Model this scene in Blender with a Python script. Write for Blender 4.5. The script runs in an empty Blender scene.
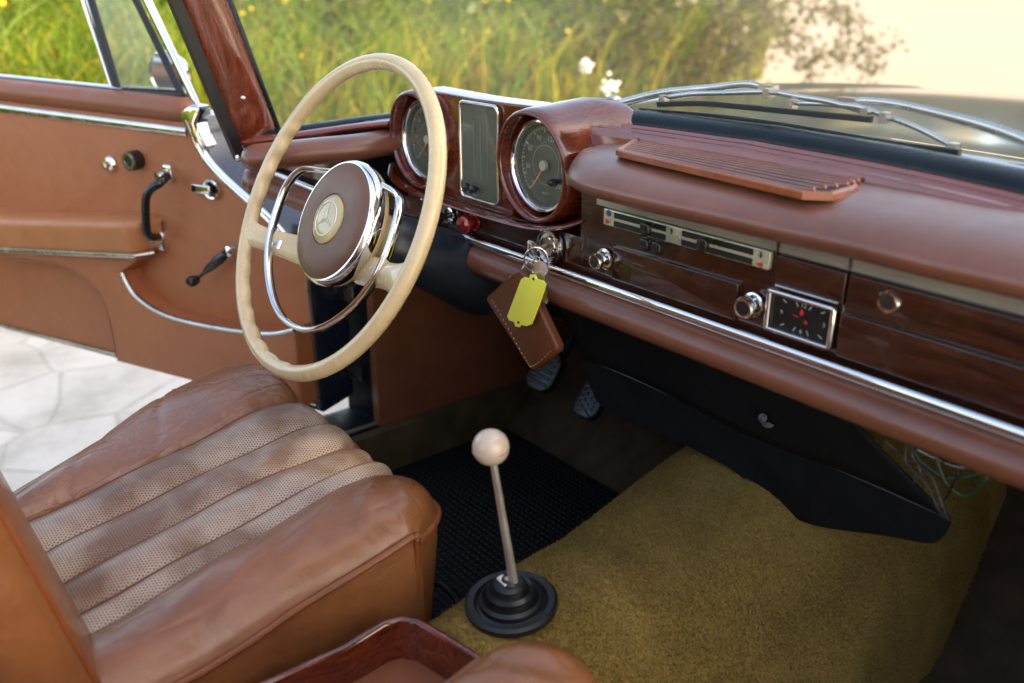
import bpy, bmesh, math, random
import numpy as np
from mathutils import Vector, Matrix, noise as mnoise
random.seed(7); rng = np.random.default_rng(7)
R = math.radians
scn = bpy.context.scene
col = scn.collection
# ------------------------------------------------------------------ camera maths
CAM = np.array([.57, 0, .89]); YAW = R(51); PIT = R(22); FPX = 900.0
cF = np.array([-math.sin(YAW)*math.cos(PIT), math.cos(YAW)*math.cos(PIT), -math.sin(PIT)])
cR = np.array([math.cos(YAW), math.sin(YAW), 0.0]); cU = np.cross(cR, cF)
def ray(x, y): return cF + (x-512)/FPX*cR + (341.5-y)/FPX*cU
def onplane(x, y, p, n):
    r = ray(x, y); n = np.array(n, float)
    return CAM + r*(np.dot(np.array(p, float)-CAM, n)/np.dot(r, n))
def PX(x, y, v): return onplane(x, y, (v,0,0), (1,0,0))
def PY(x, y, v): return onplane(x, y, (0,v,0), (0,1,0))
def PZ(x, y, v): return onplane(x, y, (0,0,v), (0,0,1))
# ------------------------------------------------------------------ materials
MATS = {}
class NT:
    def __init__(s, name):
        m = bpy.data.materials.new(name); m.use_nodes = True
        s.m = m; s.t = m.node_tree; s.b = s.t.nodes['Principled BSDF']; s.out = s.t.nodes['Material Output']
        MATS[name] = m
    def n(s, t, **k):
        nd = s.t.nodes.new(t)
        for a, v in k.items():
            if a.startswith('i_'):
                nd.inputs[a[2:].replace('_', ' ')].default_value = v
            else: setattr(nd, a, v)
        return nd
    def l(s, a, b): s.t.links.new(a, b)
    def co(s, scale=(1,1,1), uv=False, rot=(0,0,0)):
        tc = s.n('ShaderNodeTexCoord'); mp = s.n('ShaderNodeMapping')
        mp.inputs['Scale'].default_value = scale; mp.inputs['Rotation'].default_value = rot
        s.l(tc.outputs['UV' if uv else 'Object'], mp.inputs['Vector']); return mp.outputs['Vector']
    def noise(s, vec, scale, detail=4, rough=.55, dist=0):
        nd = s.n('ShaderNodeTexNoise'); nd.inputs['Scale'].default_value = scale; nd.inputs['Detail'].default_value = detail
        nd.inputs['Roughness'].default_value = rough; nd.inputs['Distortion'].default_value = dist
        s.l(vec, nd.inputs['Vector']); return nd.outputs['Fac']
    def ramp(s, fac, stops, interp='LINEAR'):
        r = s.n('ShaderNodeValToRGB'); r.color_ramp.interpolation = interp
        e = r.color_ramp.elements
        while len(e) < len(stops): e.new(.5)
        for i, (p, c) in enumerate(stops):
            e[i].position = p
            e[i].color = (c, c, c, 1) if isinstance(c, (int, float)) else (*c, 1)
        s.l(fac, r.inputs['Fac']); return r.outputs['Color']
    def mix(s, fac, a, b, mode='MIX'):
        mx = s.n('ShaderNodeMix', data_type='RGBA', blend_type=mode)
        for sock, v in ((mx.inputs[0], fac), (mx.inputs[6], a), (mx.inputs[7], b)):
            if isinstance(v, (int, float)): sock.default_value = v
            elif isinstance(v, tuple): sock.default_value = (*v, 1)
            else: s.l(v, sock)
        return mx.outputs[2]
    def math(s, op, a, b=0.0):
        m = s.n('ShaderNodeMath', operation=op)
        for sock, v in ((m.inputs[0], a), (m.inputs[1], b)):
            if isinstance(v, (int, float)): sock.default_value = v
            else: s.l(v, sock)
        return m.outputs[0]
    def bump(s, h, strength, dist=.001, prev=None):
        b = s.n('ShaderNodeBump'); b.inputs['Strength'].default_value = strength; b.inputs['Distance'].default_value = dist
        s.l(h, b.inputs['Height'])
        if prev is not None: s.l(prev, b.inputs['Normal'])
        return b.outputs['Normal']
    def set(s, **k):
        for a, v in k.items():
            sock = s.b.inputs[a.replace('_', ' ')]
            if isinstance(v, (int, float)): sock.default_value = v
            elif isinstance(v, tuple): sock.default_value = (*v, 1) if len(v) == 3 and sock.type == 'RGBA' else v
            else: s.l(v, sock)
        return s.m
def simple(name, c, rough=.4, metal=0., coat=0., var=.15, bumps=0., bscale=200, rvar=.1):
    t = NT(name); v = t.co()
    f = t.noise(v, 18, 5)
    dark = tuple(x*(1-var) for x in c); lite = tuple(min(1, x*(1+var)) for x in c)
    t.set(Base_Color=t.ramp(f, [(.3, dark), (.7, lite)]), Metallic=metal, Coat_Weight=coat, Coat_Roughness=.08)
    g = t.noise(v, 45, 4)
    t.set(Roughness=t.ramp(g, [(.3, max(0, rough-rvar)), (.7, min(1, rough+rvar))]))
    if bumps: t.set(Normal=t.bump(t.noise(v, bscale, 3), bumps, .001))
    return t.m
def leather(name, c, rough=.42, crack=.5, grain=900, wear=None, perf=False, coat=0.0, wrinkle=.5, spec=.5, folds=0.0, var=.3):
    t = NT(name); v = t.co()
    big = t.noise(v, 7, 6, .6); mid = t.noise(v, 40, 5, .6)
    c0 = tuple(x*(1-var) for x in c); c1 = tuple(min(1, x*(1+var*.8)) for x in c)
    base = t.ramp(big, [(.3, c0), (.5, c), (.72, c1)])
    base = t.mix(.3, base, t.ramp(mid, [(.3, c0), (.7, c1)]))
    cr = t.n('ShaderNodeTexVoronoi', feature='DISTANCE_TO_EDGE'); cr.inputs['Scale'].default_value = 34
    dv = t.n('ShaderNodeVectorMath', operation='ADD'); nz = t.n('ShaderNodeTexNoise'); nz.inputs['Scale'].default_value = 14; nz.inputs['Detail'].default_value = 4
    t.l(v, nz.inputs['Vector']); sc = t.n('ShaderNodeVectorMath', operation='SCALE'); sc.inputs['Scale'].default_value = .14
    t.l(nz.outputs['Color'], sc.inputs[0]); t.l(v, dv.inputs[0]); t.l(sc.outputs[0], dv.inputs[1]); t.l(dv.outputs[0], cr.inputs['Vector'])
    crk = t.ramp(cr.outputs['Distance'], [(0, 0.0), (.025, 1.0)])
    msk = t.ramp(t.noise(v, 9, 3), [(.45, 0.0), (.62, 1.0)])
    inv = t.math('SUBTRACT', 1.0, crk)
    cf = t.math('MULTIPLY', t.math('MULTIPLY', inv, msk), crack)
    base = t.mix(cf, base, tuple(x*.3 for x in c))
    gv = t.n('ShaderNodeTexVoronoi'); gv.inputs['Scale'].default_value = grain; t.l(v, gv.inputs['Vector'])
    n1 = t.bump(gv.outputs['Distance'], .22, .0006)
    n2 = t.bump(mid, wrinkle, .004, n1)
    w = t.noise(t.co((1, 1, 1)), 16, 2, .5, 1.5)
    n2 = t.bump(w, wrinkle*.8, .006, n2)
    n3 = t.bump(crk, crack*.5, .0012, n2)
    if folds:
        fa = t.math('ABSOLUTE', t.math('SUBTRACT', t.noise(t.co((22, 11, 14), rot=(0,0,.6)), 1.0, 2, .5, .5), .5))
        fb = t.math('ABSOLUTE', t.math('SUBTRACT', t.noise(t.co((60, 38, 45), rot=(0,0,-.5)), 1.0, 3, .5, .6), .5))
        fm = t.ramp(t.noise(v, 7, 3), [(.42, 0.0), (.56, 1.0)]); fm2 = t.ramp(t.noise(v, 11, 3), [(.46, 0.0), (.6, 1.0)])
        fl = t.math('ADD', t.math('MULTIPLY', t.ramp(fa, [(0, 1.0), (.012, 0.0)]), fm), t.math('MULTIPLY', t.ramp(fb, [(0, .7), (.016, 0.0)]), fm2))
        fw = t.math('SUBTRACT', t.ramp(fa, [(0, 0.0), (.05, 1.0)]), t.math('MULTIPLY', t.ramp(fb, [(0, .5), (.05, 0.0)]), fm2))
        base = t.mix(t.math('MULTIPLY', fl, folds*.38), base, tuple(x*.3 for x in c))
        n3 = t.bump(t.math('MULTIPLY', fw, fm), folds*.55, .004, n3)
    ro = t.ramp(t.noise(v, 25, 4), [(.3, rough-.08), (.7, rough+.1)])
    if perf:
        uv = t.co((1/.0029, 1/.0029, 1), uv=True)
        sx = t.n('ShaderNodeSeparateXYZ'); t.l(uv, sx.inputs[0])
        row = t.math('FLOOR', sx.outputs[1]); odd = t.math('MULTIPLY', t.math('MODULO', row, 2.0), .5)
        fx = t.math('SUBTRACT', t.math('FRACT', t.math('ADD', sx.outputs[0], odd)), .5); fy = t.math('SUBTRACT', t.math('FRACT', sx.outputs[1]), .5)
        d = t.math('SQRT', t.math('ADD', t.math('MULTIPLY', fx, fx), t.math('MULTIPLY', fy, fy)))
        hole = t.ramp(d, [(.2, 1.0), (.3, 0.0)])
        worn = t.ramp(t.noise(v, 12, 4), [(.38, (0.20,.115,.065)), (.60, (.52,.43,.34))])  # worn grey, lightened further to stand in for sky sheen on the pleats
        base = t.mix(.74, base, worn)
        base = t.mix(t.math('MULTIPLY', hole, .92), base, (.03,.013,.008))
        n3 = t.bump(t.math('SUBTRACT', 1.0, hole), .6, .0008, n3)
    t.set(Base_Color=base, Roughness=ro, Normal=n3, Coat_Weight=coat, Coat_Roughness=.24, Specular_IOR_Level=spec)
    return t.m
def wood(name, dark, mid, lite, scale=(6, 60, 60), rough=.12, coat=.8):
    t = NT(name); v = t.co(scale)
    f = t.noise(v, 1.6, 8, .62, 1.2); f2 = t.noise(t.co(tuple(s*4 for s in scale)), 3, 6, .7)
    base = t.ramp(f, [(.3, dark), (.5, mid), (.68, lite)])
    base = t.mix(t.math('MULTIPLY', t.ramp(f2, [(.4, 1.0), (.55, 0.0)]), .55), base, tuple(x*.25 for x in dark))
    sp = t.ramp(t.noise(t.co(), 260, 3), [(.68, 0.0), (.76, 1.0)])
    base = t.mix(t.math('MULTIPLY', sp, .12), base, (.4,.35,.3))
    ro = t.ramp(t.noise(t.co(), 30, 5), [(.35, rough), (.75, rough+.22)])
    t.set(Base_Color=base, Roughness=ro, Coat_Weight=coat, Coat_Roughness=.07, Normal=t.bump(f, .04, .002))
    return t.m
leather('seat_leather', (.235,.082,.027), rough=.36, crack=.35, wrinkle=.3, coat=.35, folds=.12)
leather('seat_leather_worn', (.25,.098,.042), rough=.30, crack=.6, wrinkle=.3, coat=.55, folds=.55)
leather('seat_perforated', (.30,.13,.06), rough=.42, crack=.2, perf=True, wrinkle=.25, coat=.2)
leather('piping_leather', (.22,.06,.018), rough=.4, crack=.1, wrinkle=.1)
leather('door_leather', (.40,.128,.048), rough=.48, crack=.03, wrinkle=.18, var=.10)
leather('door_leather_dark', (.26,.085,.037), rough=.45, crack=.06, wrinkle=.15, var=.12)
leather('armrest_leather', (.44,.165,.06), rough=.36, crack=.03, wrinkle=.15, var=.12)
leather('pad_vinyl', (.20,.068,.036), rough=.35, crack=.0, grain=700, wrinkle=.12, coat=.5)
leather('hub_vinyl', (.17,.078,.043), rough=.45, crack=.0, grain=1200, wrinkle=.2)
leather('case_leather', (.13,.034,.010), rough=.4, crack=.1, wrinkle=.3)
wood('wood_fascia', (.016,.005,.0025), (.050,.0125,.0055), (.085,.022,.009), (5, 30, 90), rough=.14, coat=.9)
wood('wood_hood', (.07,.010,.004), (.15,.020,.007), (.23,.038,.012), (25, 4, 25), rough=.1, coat=1)
wood('wood_pillar', (.075,.012,.004), (.15,.025,.008), (.21,.042,.013), (60, 60, 5), rough=.12, coat=1)
simple('wood_trim', (.21,.026,.008), .16, coat=1.0, var=.16, rvar=.06)
simple('grille_dark', (.012,.004,.002), .7)  # base plate darkened to paint shade into the gaps between slats
simple('grille_plastic', (.30,.075,.028), .3, coat=.4, var=.2, rvar=.12)
simple('chrome', (.80,.80,.79), .08, 1.0, var=.04, rvar=.05)
simple('chrome_worn', (.62,.60,.56), .22, 1.0, var=.2, rvar=.1)
simple('brushed_band', (.72,.69,.60), .42, .85, var=.1)
simple('steel', (.45,.45,.44), .35, 1.0, var=.15)
simple('dull_steel', (.10,.095,.09), .4, 1.0, var=.3)
simple('old_steel', (.46,.42,.38), .25, 1.0, var=.3)
simple('ivory', (.70,.52,.28), .26, coat=.4, var=.12, bumps=.03, bscale=90)
simple('ivory_ball', (.56,.44,.33), .18, coat=.5, var=.14)
simple('emblem_cream', (.58,.45,.22), .25, coat=.6, var=.08)
simple('emblem_line', (.75,.68,.5), .2, 0.4, coat=.5, var=.05)
simple('black_plastic', (.012,.012,.013), .3, var=.2, coat=.2)
simple('black_rubber', (.008,.009,.010), .42, var=.35, bumps=.2, bscale=160)
simple('seal_rubber', (.006,.012,.014), .28, var=.2, bumps=.05, bscale=60).node_tree.nodes['Principled BSDF'].inputs['Specular IOR Level'].default_value = .28
simple('column_cover', (.012,.016,.024), .36, var=.25, bumps=.1, bscale=50)
simple('panel_black', (.005,.006,.008), .75, var=.3, bumps=.1, bscale=120).node_tree.nodes['Principled BSDF'].inputs['Specular IOR Level'].default_value = .2
simple('dark_paint', (.008,.016,.028), .3, var=.1, coat=.7)
simple('body_paint', (.020,.045,.050), .16, var=.05, coat=1.0, rvar=.03)
simple('red_plastic', (.25,.008,.006), .15, coat=.8, var=.1)
simple('white_paint', (.75,.72,.6), .5, var=.04)
simple('green_cream', (.68,.72,.50), .2, .5, var=.08)
simple('blue_paint', (.03,.09,.3), .5, var=.04)
simple('red_paint', (.6,.03,.02), .5, var=.04)
simple('black_ink', (.01,.01,.01), .6, var=.04)
simple('orange_paint', (.8,.28,.03), .5, var=.04)
simple('yellow_tag', (.90,.86,.10), .4, var=.03)
simple('tag_edge', (.55,.62,.04), .4, var=.03)
simple('dial', (.075,.080,.048), .35, var=.12)  # olive tint stands in for greenery reflected in gauges and display
simple('dial_black', (.008,.008,.008), .35, var=.12)
simple('dial_ink', (.42,.44,.32), .5, var=.05)
simple('scale_ink', (.14,.15,.10), .5, var=.05)
simple('wire_green', (.008,.06,.032), .4, var=.1)
simple('wire_grey', (.05,.05,.05), .4, var=.1)
simple('headliner', (.42,.36,.28), .85, var=.1, bumps=.2, bscale=300)
simple('floor_carpet_dark', (.05,.027,.013), .95, var=.4, bumps=.5, bscale=300)
simple('sill_carpet', (.055,.034,.010), .9, var=.4, bumps=.5, bscale=300)
simple('kick_leather', (.17,.05,.02), .5, var=.15, bumps=.15, bscale=300)
simple('bark', (.12,.09,.06), .9, var=.4, bumps=.6, bscale=30)
simple('petal', (.85,.83,.78), .6, var=.05)
simple('petal_yellow', (.8,.5,.03), .6, var=.1)
def carpet():
    t = NT('tunnel_carpet'); v = t.co()
    a = t.noise(v, 3.6, 5, .55, .8); b = t.noise(v, 900, 2, .7); c = t.noise(v, 16, 5, .7, .4)
    base = t.ramp(a, [(.36, (.13,.076,.014)), (.5, (.31,.192,.040)), (.64, (.50,.325,.085))])
    base = t.mix(.35, base, t.ramp(c, [(.36, (.17,.105,.018)), (.64, (.44,.285,.066))]))
    b2 = t.noise(v, 330, 3, .75)
    base = t.mix(.35, base, t.ramp(b2, [(.38, (.13,.08,.015)), (.6, (.50,.33,.09))]))
    b = t.math('ADD', b, b2)
    sheen = t.bump(b, 1.0, .003); n = t.bump(c, .4, .006, sheen)
    t.set(Base_Color=base, Roughness=.95, Normal=n, Sheen_Weight=.06, Specular_IOR_Level=.05)
carpet()
def mat_rubber():
    t = NT('mat_rubber'); v = t.co((1/.011, 1/.011, 1))
    br = t.n('ShaderNodeTexVoronoi', feature='DISTANCE_TO_EDGE'); br.inputs['Scale'].default_value = 1; br.inputs['Randomness'].default_value = .0
    t.l(v, br.inputs['Vector']); f = t.ramp(br.outputs['Distance'], [(.1, 0.0), (.3, 1.0)])
    t.set(Base_Color=t.mix(f, (.004,.004,.005), (.013,.013,.013)), Roughness=.6, Specular_IOR_Level=.25, Normal=t.bump(f, .7, .003))
mat_rubber()
def glass(name, tint=(1,1,1), refl=.9, haze=0.0):
    t = NT(name); t.t.nodes.remove(t.b)
    tr = t.n('ShaderNodeBsdfTransparent'); tr.inputs[0].default_value = (*tint, 1)
    gl = t.n('ShaderNodeBsdfGlossy'); gl.inputs['Roughness'].default_value = .01
    fr = t.n('ShaderNodeFresnel'); ge = t.n('ShaderNodeNewGeometry')
    t.l(t.math('SUBTRACT', 1.45, t.math('MULTIPLY', ge.outputs['Backfacing'], 1.45-1/1.45)), fr.inputs['IOR'])
    mx = t.n('ShaderNodeMixShader'); t.l(t.math('MULTIPLY', fr.outputs[0], refl), mx.inputs[0]); t.l(tr.outputs[0], mx.inputs[1]); t.l(gl.outputs[0], mx.inputs[2])
    o = mx.outputs[0]
    if haze:
        df = t.n('ShaderNodeBsdfTranslucent'); df.inputs[0].default_value = (.85,.9,.88,1)
        d2 = t.n('ShaderNodeBsdfDiffuse'); d2.inputs[0].default_value = (.8,.85,.85,1)
        m0 = t.n('ShaderNodeMixShader'); t.l(df.outputs[0], m0.inputs[1]); t.l(d2.outputs[0], m0.inputs[2])
        m2 = t.n('ShaderNodeMixShader')
        nf = t.ramp(t.noise(t.co(), 6, 5), [(.3, haze*.6), (.7, haze*1.4)])
        t.l(nf, m2.inputs[0]); t.l(o, m2.inputs[1]); t.l(m0.outputs[0], m2.inputs[2]); o = m2.outputs[0]
    t.l(o, t.out.inputs['Surface'])
glass('windscreen_glass', (.95,.98,.96), .8, .07)
glass('quarter_glass', (.88,.92,.88), .8, .16)
glass('gauge_glass', (1,1,1), 1.0, .06)  # dusty haze that also stands in for greenery reflected in the glass
def leaf(name, c0, c1, c2, trans=.5):
    t = NT(name); v = t.co()
    f = t.noise(v, 1.3, 5, .7); g = t.noise(v, 30, 3)
    base = t.mix(.4, t.ramp(f, [(.3, c0), (.5, c1), (.7, c2)]), t.ramp(g, [(.3, c0), (.7, c2)]))
    t.set(Base_Color=base, Roughness=.5)
    tl = t.n('ShaderNodeBsdfTranslucent'); t.l(base, tl.inputs[0])
    mx = t.n('ShaderNodeMixShader'); mx.inputs[0].default_value = trans
    t.l(t.b.outputs[0], mx.inputs[1]); t.l(tl.outputs[0], mx.inputs[2]); t.l(mx.outputs[0], t.out.inputs['Surface'])
leaf('grass_green', (.05,.11,.012), (.13,.24,.02), (.28,.38,.03), .6)
leaf('grass_yellow', (.24,.26,.02), (.42,.40,.03), (.60,.50,.06), .6)
leaf('grass_dry', (.18,.09,.025), (.34,.18,.045), (.48,.28,.07), .45)
leaf('leaf_green', (.04,.07,.012), (.09,.14,.02), (.18,.22,.03))
leaf('leaf_brown', (.06,.06,.018), (.12,.11,.03), (.2,.17,.04))
def paving():
    t = NT('paving_stone'); v = t.co()
    nz = t.n('ShaderNodeTexNoise'); nz.inputs['Scale'].default_value = 1.5; nz.inputs['Detail'].default_value = 5; t.l(v, nz.inputs['Vector'])
    sc = t.n('ShaderNodeVectorMath', operation='SCALE'); sc.inputs['Scale'].default_value = .12; t.l(nz.outputs['Color'], sc.inputs[0])
    ad = t.n('ShaderNodeVectorMath', operation='ADD'); t.l(v, ad.inputs[0]); t.l(sc.outputs[0], ad.inputs[1])
    vo = t.n('ShaderNodeTexVoronoi', feature='DISTANCE_TO_EDGE'); vo.inputs['Scale'].default_value = 3.6; t.l(ad.outputs[0], vo.inputs['Vector'])
    vc = t.n('ShaderNodeTexVoronoi'); vc.inputs['Scale'].default_value = 3.6; t.l(ad.outputs[0], vc.inputs['Vector'])
    j = t.ramp(vo.outputs['Distance'], [(0, 0.35), (.02, .8), (.05, 1.0)])
    st = t.ramp(t.noise(v, 5, 7, .65), [(.3, (.46,.42,.34)), (.5, (.66,.61,.52)), (.7, (.76,.71,.62))])
    bw = t.n('ShaderNodeRGBToBW'); t.l(vc.outputs['Color'], bw.inputs[0])
    st = t.mix(.16, st, t.ramp(bw.outputs[0], [(.3, (.45,.42,.38)), (.7, (.75,.72,.66))]))
    jn = t.ramp(t.noise(v, 9, 4), [(.45, (.44,.41,.34)), (.68, (.20,.20,.11))])
    base = t.mix(j, jn, st)
    t.set(Base_Color=base, Roughness=.8, Normal=t.bump(j, .5, .006, t.bump(t.noise(v, 40, 6), .3, .004)))
paving()
simple('sandy_ground', (.25,.205,.155), .9, var=.12, bumps=.3, bscale=8)
simple('unseen_hill_tone', (.16,.13,.06), .95, var=.4)
simple('bank_soil', (.08,.085,.03), .95, var=.5, bumps=.8, bscale=6)
M = MATS
# ------------------------------------------------------------------ object helpers
def setp(o, parent):
    if parent is not None:
        o.parent = parent
        o.matrix_parent_inverse = Matrix.Translation(-Vector(parent['_w'])) if '_w' in parent else Matrix()
def empty(name, loc=(0,0,0), parent=None):
    o = bpy.data.objects.new(name, None); col.objects.link(o); o.empty_display_size = .05
    o['_w'] = tuple(float(x) for x in loc)
    o.location = loc
    setp(o, parent)
    return o
def mesh(name, vs, fs, mat, parent=None, smooth=True, uvs=None, mats=None, fmat=None, sharp=None):
    me = bpy.data.meshes.new(name); me.from_pydata([tuple(map(float, v)) for v in vs], [], fs)
    for m in ([mat] if mats is None else mats): me.materials.append(M[m])
    if fmat is not None: me.polygons.foreach_set('material_index', fmat)
    if uvs is not None:
        ul = me.uv_layers.new(name='UVMap')
        for p in me.polygons:
            for li in p.loop_indices: ul.data[li].uv = uvs[me.loops[li].vertex_index]
    bm = bmesh.new(); bm.from_mesh(me); bmesh.ops.recalc_face_normals(bm, faces=bm.faces); bm.to_mesh(me); bm.free()
    me.polygons.foreach_set('use_smooth', [smooth]*len(me.polygons))
    if smooth:
        me.set_sharp_from_angle(angle=R(sharp if sharp else 40))
    o = bpy.data.objects.new(name, me); col.objects.link(o); o['_w'] = (0.,0.,0.)
    setp(o, parent)
    return o
def tag(o, label=None, cat=None, group=None, kind=None):
    for k, v in (('label', label), ('category', cat), ('group', group), ('kind', kind)):
        if v: o[k] = v
    return o
class MB:
    def __init__(s): s.v = []; s.f = []; s.fm = []
    def add(s, vs, fs, mi=0):
        n = len(s.v); s.v += [tuple(map(float, v)) for v in vs]; s.f += [tuple(i+n for i in f) for f in fs]; s.fm += [mi]*len(fs); return s
    def build(s, name, mats, parent=None, smooth=True, sharp=None):
        mats = [mats] if isinstance(mats, str) else mats
        return mesh(name, s.v, s.f, None, parent, smooth, mats=mats, fmat=s.fm, sharp=sharp)
def spline(pts, n=8, closed=False):
    P = [np.array(p, float) for p in pts]; out = []
    N = len(P)
    segs = N if closed else N-1
    for i in range(segs):
        if closed: a, b, c, d = P[(i-1)%N], P[i], P[(i+1)%N], P[(i+2)%N]
        else: a, b, c, d = P[max(i-1,0)], P[i], P[i+1], P[min(i+2,N-1)]
        for k in range(n):
            t = k/n
            out.append(.5*((2*b)+(-a+c)*t+(2*a-5*b+4*c-d)*t*t+(-a+3*b-3*c+d)*t**3))
    if not closed: out.append(P[-1])
    return out
def sweep(path, sec, closed=False, up=None, scale=None, caps=True):
    """sec: list of (a,b): a along side vector, b along up-ish vector"""
    P = [np.array(p, float) for p in path]; N = len(P); vs = []
    nrm = None
    for i in range(N):
        if closed: t = P[(i+1)%N]-P[(i-1)%N]
        else: t = P[min(i+1,N-1)]-P[max(i-1,0)]
        t = t/(np.linalg.norm(t)+1e-12)
        if up is not None:
            u = np.array(up[i] if isinstance(up, list) else up, float)
        elif nrm is None:
            u = np.array((0,0,1.)) if abs(t[2]) < .9 else np.array((0,1.,0))
        else: u = nrm
        u = u - t*(u@t); u = u/(np.linalg.norm(u)+1e-12); nrm = u
        s = np.cross(t, u); k = scale[i] if scale is not None else 1.0
        for a, b in sec: vs.append(P[i]+s*a*k+u*b*k)
    m = len(sec); fs = []
    for i in range(N if closed else N-1):
        j = (i+1) % N
        for k in range(m):
            l = (k+1) % m; fs.append((i*m+k, i*m+l, j*m+l, j*m+k))
    if not closed and caps:
        fs.append(tuple(range(m))); fs.append(tuple(range((N-1)*m, N*m))[::-1])
    return vs, fs
def circ(r, n=12, ry=None):
    ry = r if ry is None else ry
    return [(r*math.cos(2*math.pi*k/n), ry*math.sin(2*math.pi*k/n)) for k in range(n)]
def tube(path, r, n=12, closed=False, scale=None, ry=None, up=None): return sweep(path, circ(r, n, ry), closed, scale=scale, up=up)
def basis(ax):
    a = np.array(ax, float); a /= np.linalg.norm(a)
    u = np.array((0,0,1.)) if abs(a[2]) < .9 else np.array((1.,0,0))
    x = np.cross(u, a); x /= np.linalg.norm(x); y = np.cross(a, x); return x, y, a
def lathe(prof, c, ax, n=32, closed_prof=False):
    """prof: list of (r,h) along axis ax from centre c"""
    x, y, a = basis(ax); c = np.array(c, float); vs = []; fs = []
    for r, h in prof:
        for k in range(n):
            t = 2*math.pi*k/n; vs.append(c+a*h+(x*math.cos(t)+y*math.sin(t))*max(r, 1e-5))
    m = len(prof)
    for i in range(m if closed_prof else m-1):
        j = (i+1) % m
        for k in range(n):
            l = (k+1) % n; fs.append((i*n+k, i*n+l, j*n+l, j*n+k))
    return vs, fs
def prism(poly, o, ax, ay, az, t, bev=0.0, inset=None):
    """extrude 2D poly (list of (a,b)) at origin o along az by t, soft front edge when bev"""
    o, ax, ay, az = (np.array(q, float) for q in (o, ax, ay, az)); n = len(poly)
    cen = np.mean(np.array(poly), 0)
    def ring(sh, h):
        out = []
        for i in range(n):
            p0 = np.array(poly[i-1]); p = np.array(poly[i]); p1 = np.array(poly[(i+1) % n])
            e0 = (p-p0)/(np.linalg.norm(p-p0)+1e-12); e1 = (p1-p)/(np.linalg.norm(p1-p)+1e-12)
            nn = np.array((e0[1]+e1[1], -e0[0]-e1[0])); nn /= (np.linalg.norm(nn)+1e-9)
            out.append(p - nn*sh*sgn)
        return [o+ax*q[0]+ay*q[1]+az*h for q in out]
    area = sum(poly[i-1][0]*poly[i][1]-poly[i][0]*poly[i-1][1] for i in range(n)); sgn = 1 if area > 0 else -1
    rings = [ring(0, 0)]
    if bev:
        for k in range(4):
            th = k/3*math.pi/2; rings.append(ring(bev*(1-math.cos(th)), t-bev+bev*math.sin(th)))
    else: rings.append(ring(0, t))
    vs = [v for r_ in rings for v in r_]; fs = []
    for i in range(len(rings)-1):
        for k in range(n):
            l = (k+1) % n; fs.append((i*n+k, i*n+l, (i+1)*n+l, (i+1)*n+k))
    fs.append(tuple(range(n))[::-1]); fs.append(tuple(range((len(rings)-1)*n, len(rings)*n)))
    return vs, fs
def rrect(x0, x1, y0, y1, r, n=4):
    out = []
    for cx, cy, a0 in ((x1-r, y1-r, 0), (x0+r, y1-r, 90), (x0+r, y0+r, 180), (x1-r, y0+r, 270)):
        for k in range(n+1):
            a = R(a0+90*k/n); out.append((cx+r*math.cos(a), cy+r*math.sin(a)))
    return out
def grid(func, nu, nv, closeu=False):
    vs = []; fs = []; uv = []
    for j in range(nv+1):
        for i in range(nu+(0 if closeu else 1)):
            vs.append(func(i/nu, j/nv)); uv.append((i/nu, j/nv))
    w = nu if closeu else nu+1
    for j in range(nv):
        for i in range(nu):
            i2 = (i+1) % w if closeu else i+1
            fs.append((j*w+i, j*w+i2, (j+1)*w+i2, (j+1)*w+i))
    return vs, fs, uv
def interp(x, tab):
    xs = [t[0] for t in tab]; return float(np.interp(x, xs, [t[1] for t in tab]))
def sinterp(x, tab):
    """smooth (catmull) 1D interpolation"""
    xs = np.array([t[0] for t in tab]); ys = np.array([t[1] for t in tab], float)
    if x <= xs[0]: return ys[0]
    if x >= xs[-1]: return ys[-1]
    i = int(np.searchsorted(xs, x)-1); m = np.gradient(ys, xs); h = xs[i+1]-xs[i]; t = (x-xs[i])/h
    return float((2*t**3-3*t**2+1)*ys[i]+(t**3-2*t**2+t)*h*m[i]+(-2*t**3+3*t**2)*ys[i+1]+(t**3-t**2)*h*m[i+1])
def text_mesh(s, size, o, ax, ay, depth=.0004):
    cu = bpy.data.curves.new('txt', 'FONT'); cu.body = s; cu.size = size; cu.align_x = 'CENTER'; cu.align_y = 'CENTER'; cu.resolution_u = 2
    ob = bpy.data.objects.new('txt', cu); col.objects.link(ob)
    dg = bpy.context.evaluated_depsgraph_get(); me = ob.evaluated_get(dg).to_mesh()
    o, ax, ay = (np.array(q, float) for q in (o, ax, ay))
    vs = [o+ax*v.co.x+ay*v.co.y for v in me.vertices]; fs = [tuple(p.vertices) for p in me.polygons]
    ob.evaluated_get(dg).to_mesh_clear(); bpy.data.objects.remove(ob); bpy.data.curves.remove(cu)
    return vs, fs
def boxv(c, ax, ay, az, sx, sy, sz):
    c = np.array(c, float); ax, ay, az = (np.array(q, float) for q in (ax, ay, az)); vs = []
    for dz in (-.5, .5):
        for dx, dy in ((-.5,-.5),(.5,-.5),(.5,.5),(-.5,.5)): vs.append(c+ax*sx*dx+ay*sy*dy+az*sz*dz)
    return vs, [(0,3,2,1),(4,5,6,7),(0,1,5,4),(1,2,6,5),(2,3,7,6),(3,0,4,7)]
XA, YA, ZA = np.array((1.,0,0)), np.array((0,1.,0)), np.array((0,0,1.))
# ------------------------------------------------------------------ THE CAR
car = empty('car', (0, .3, -.25))
tag(car, 'vintage car seen from inside, tan leather seats, wooden dashboard, ivory wheel, driver door open', 'car')
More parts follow.
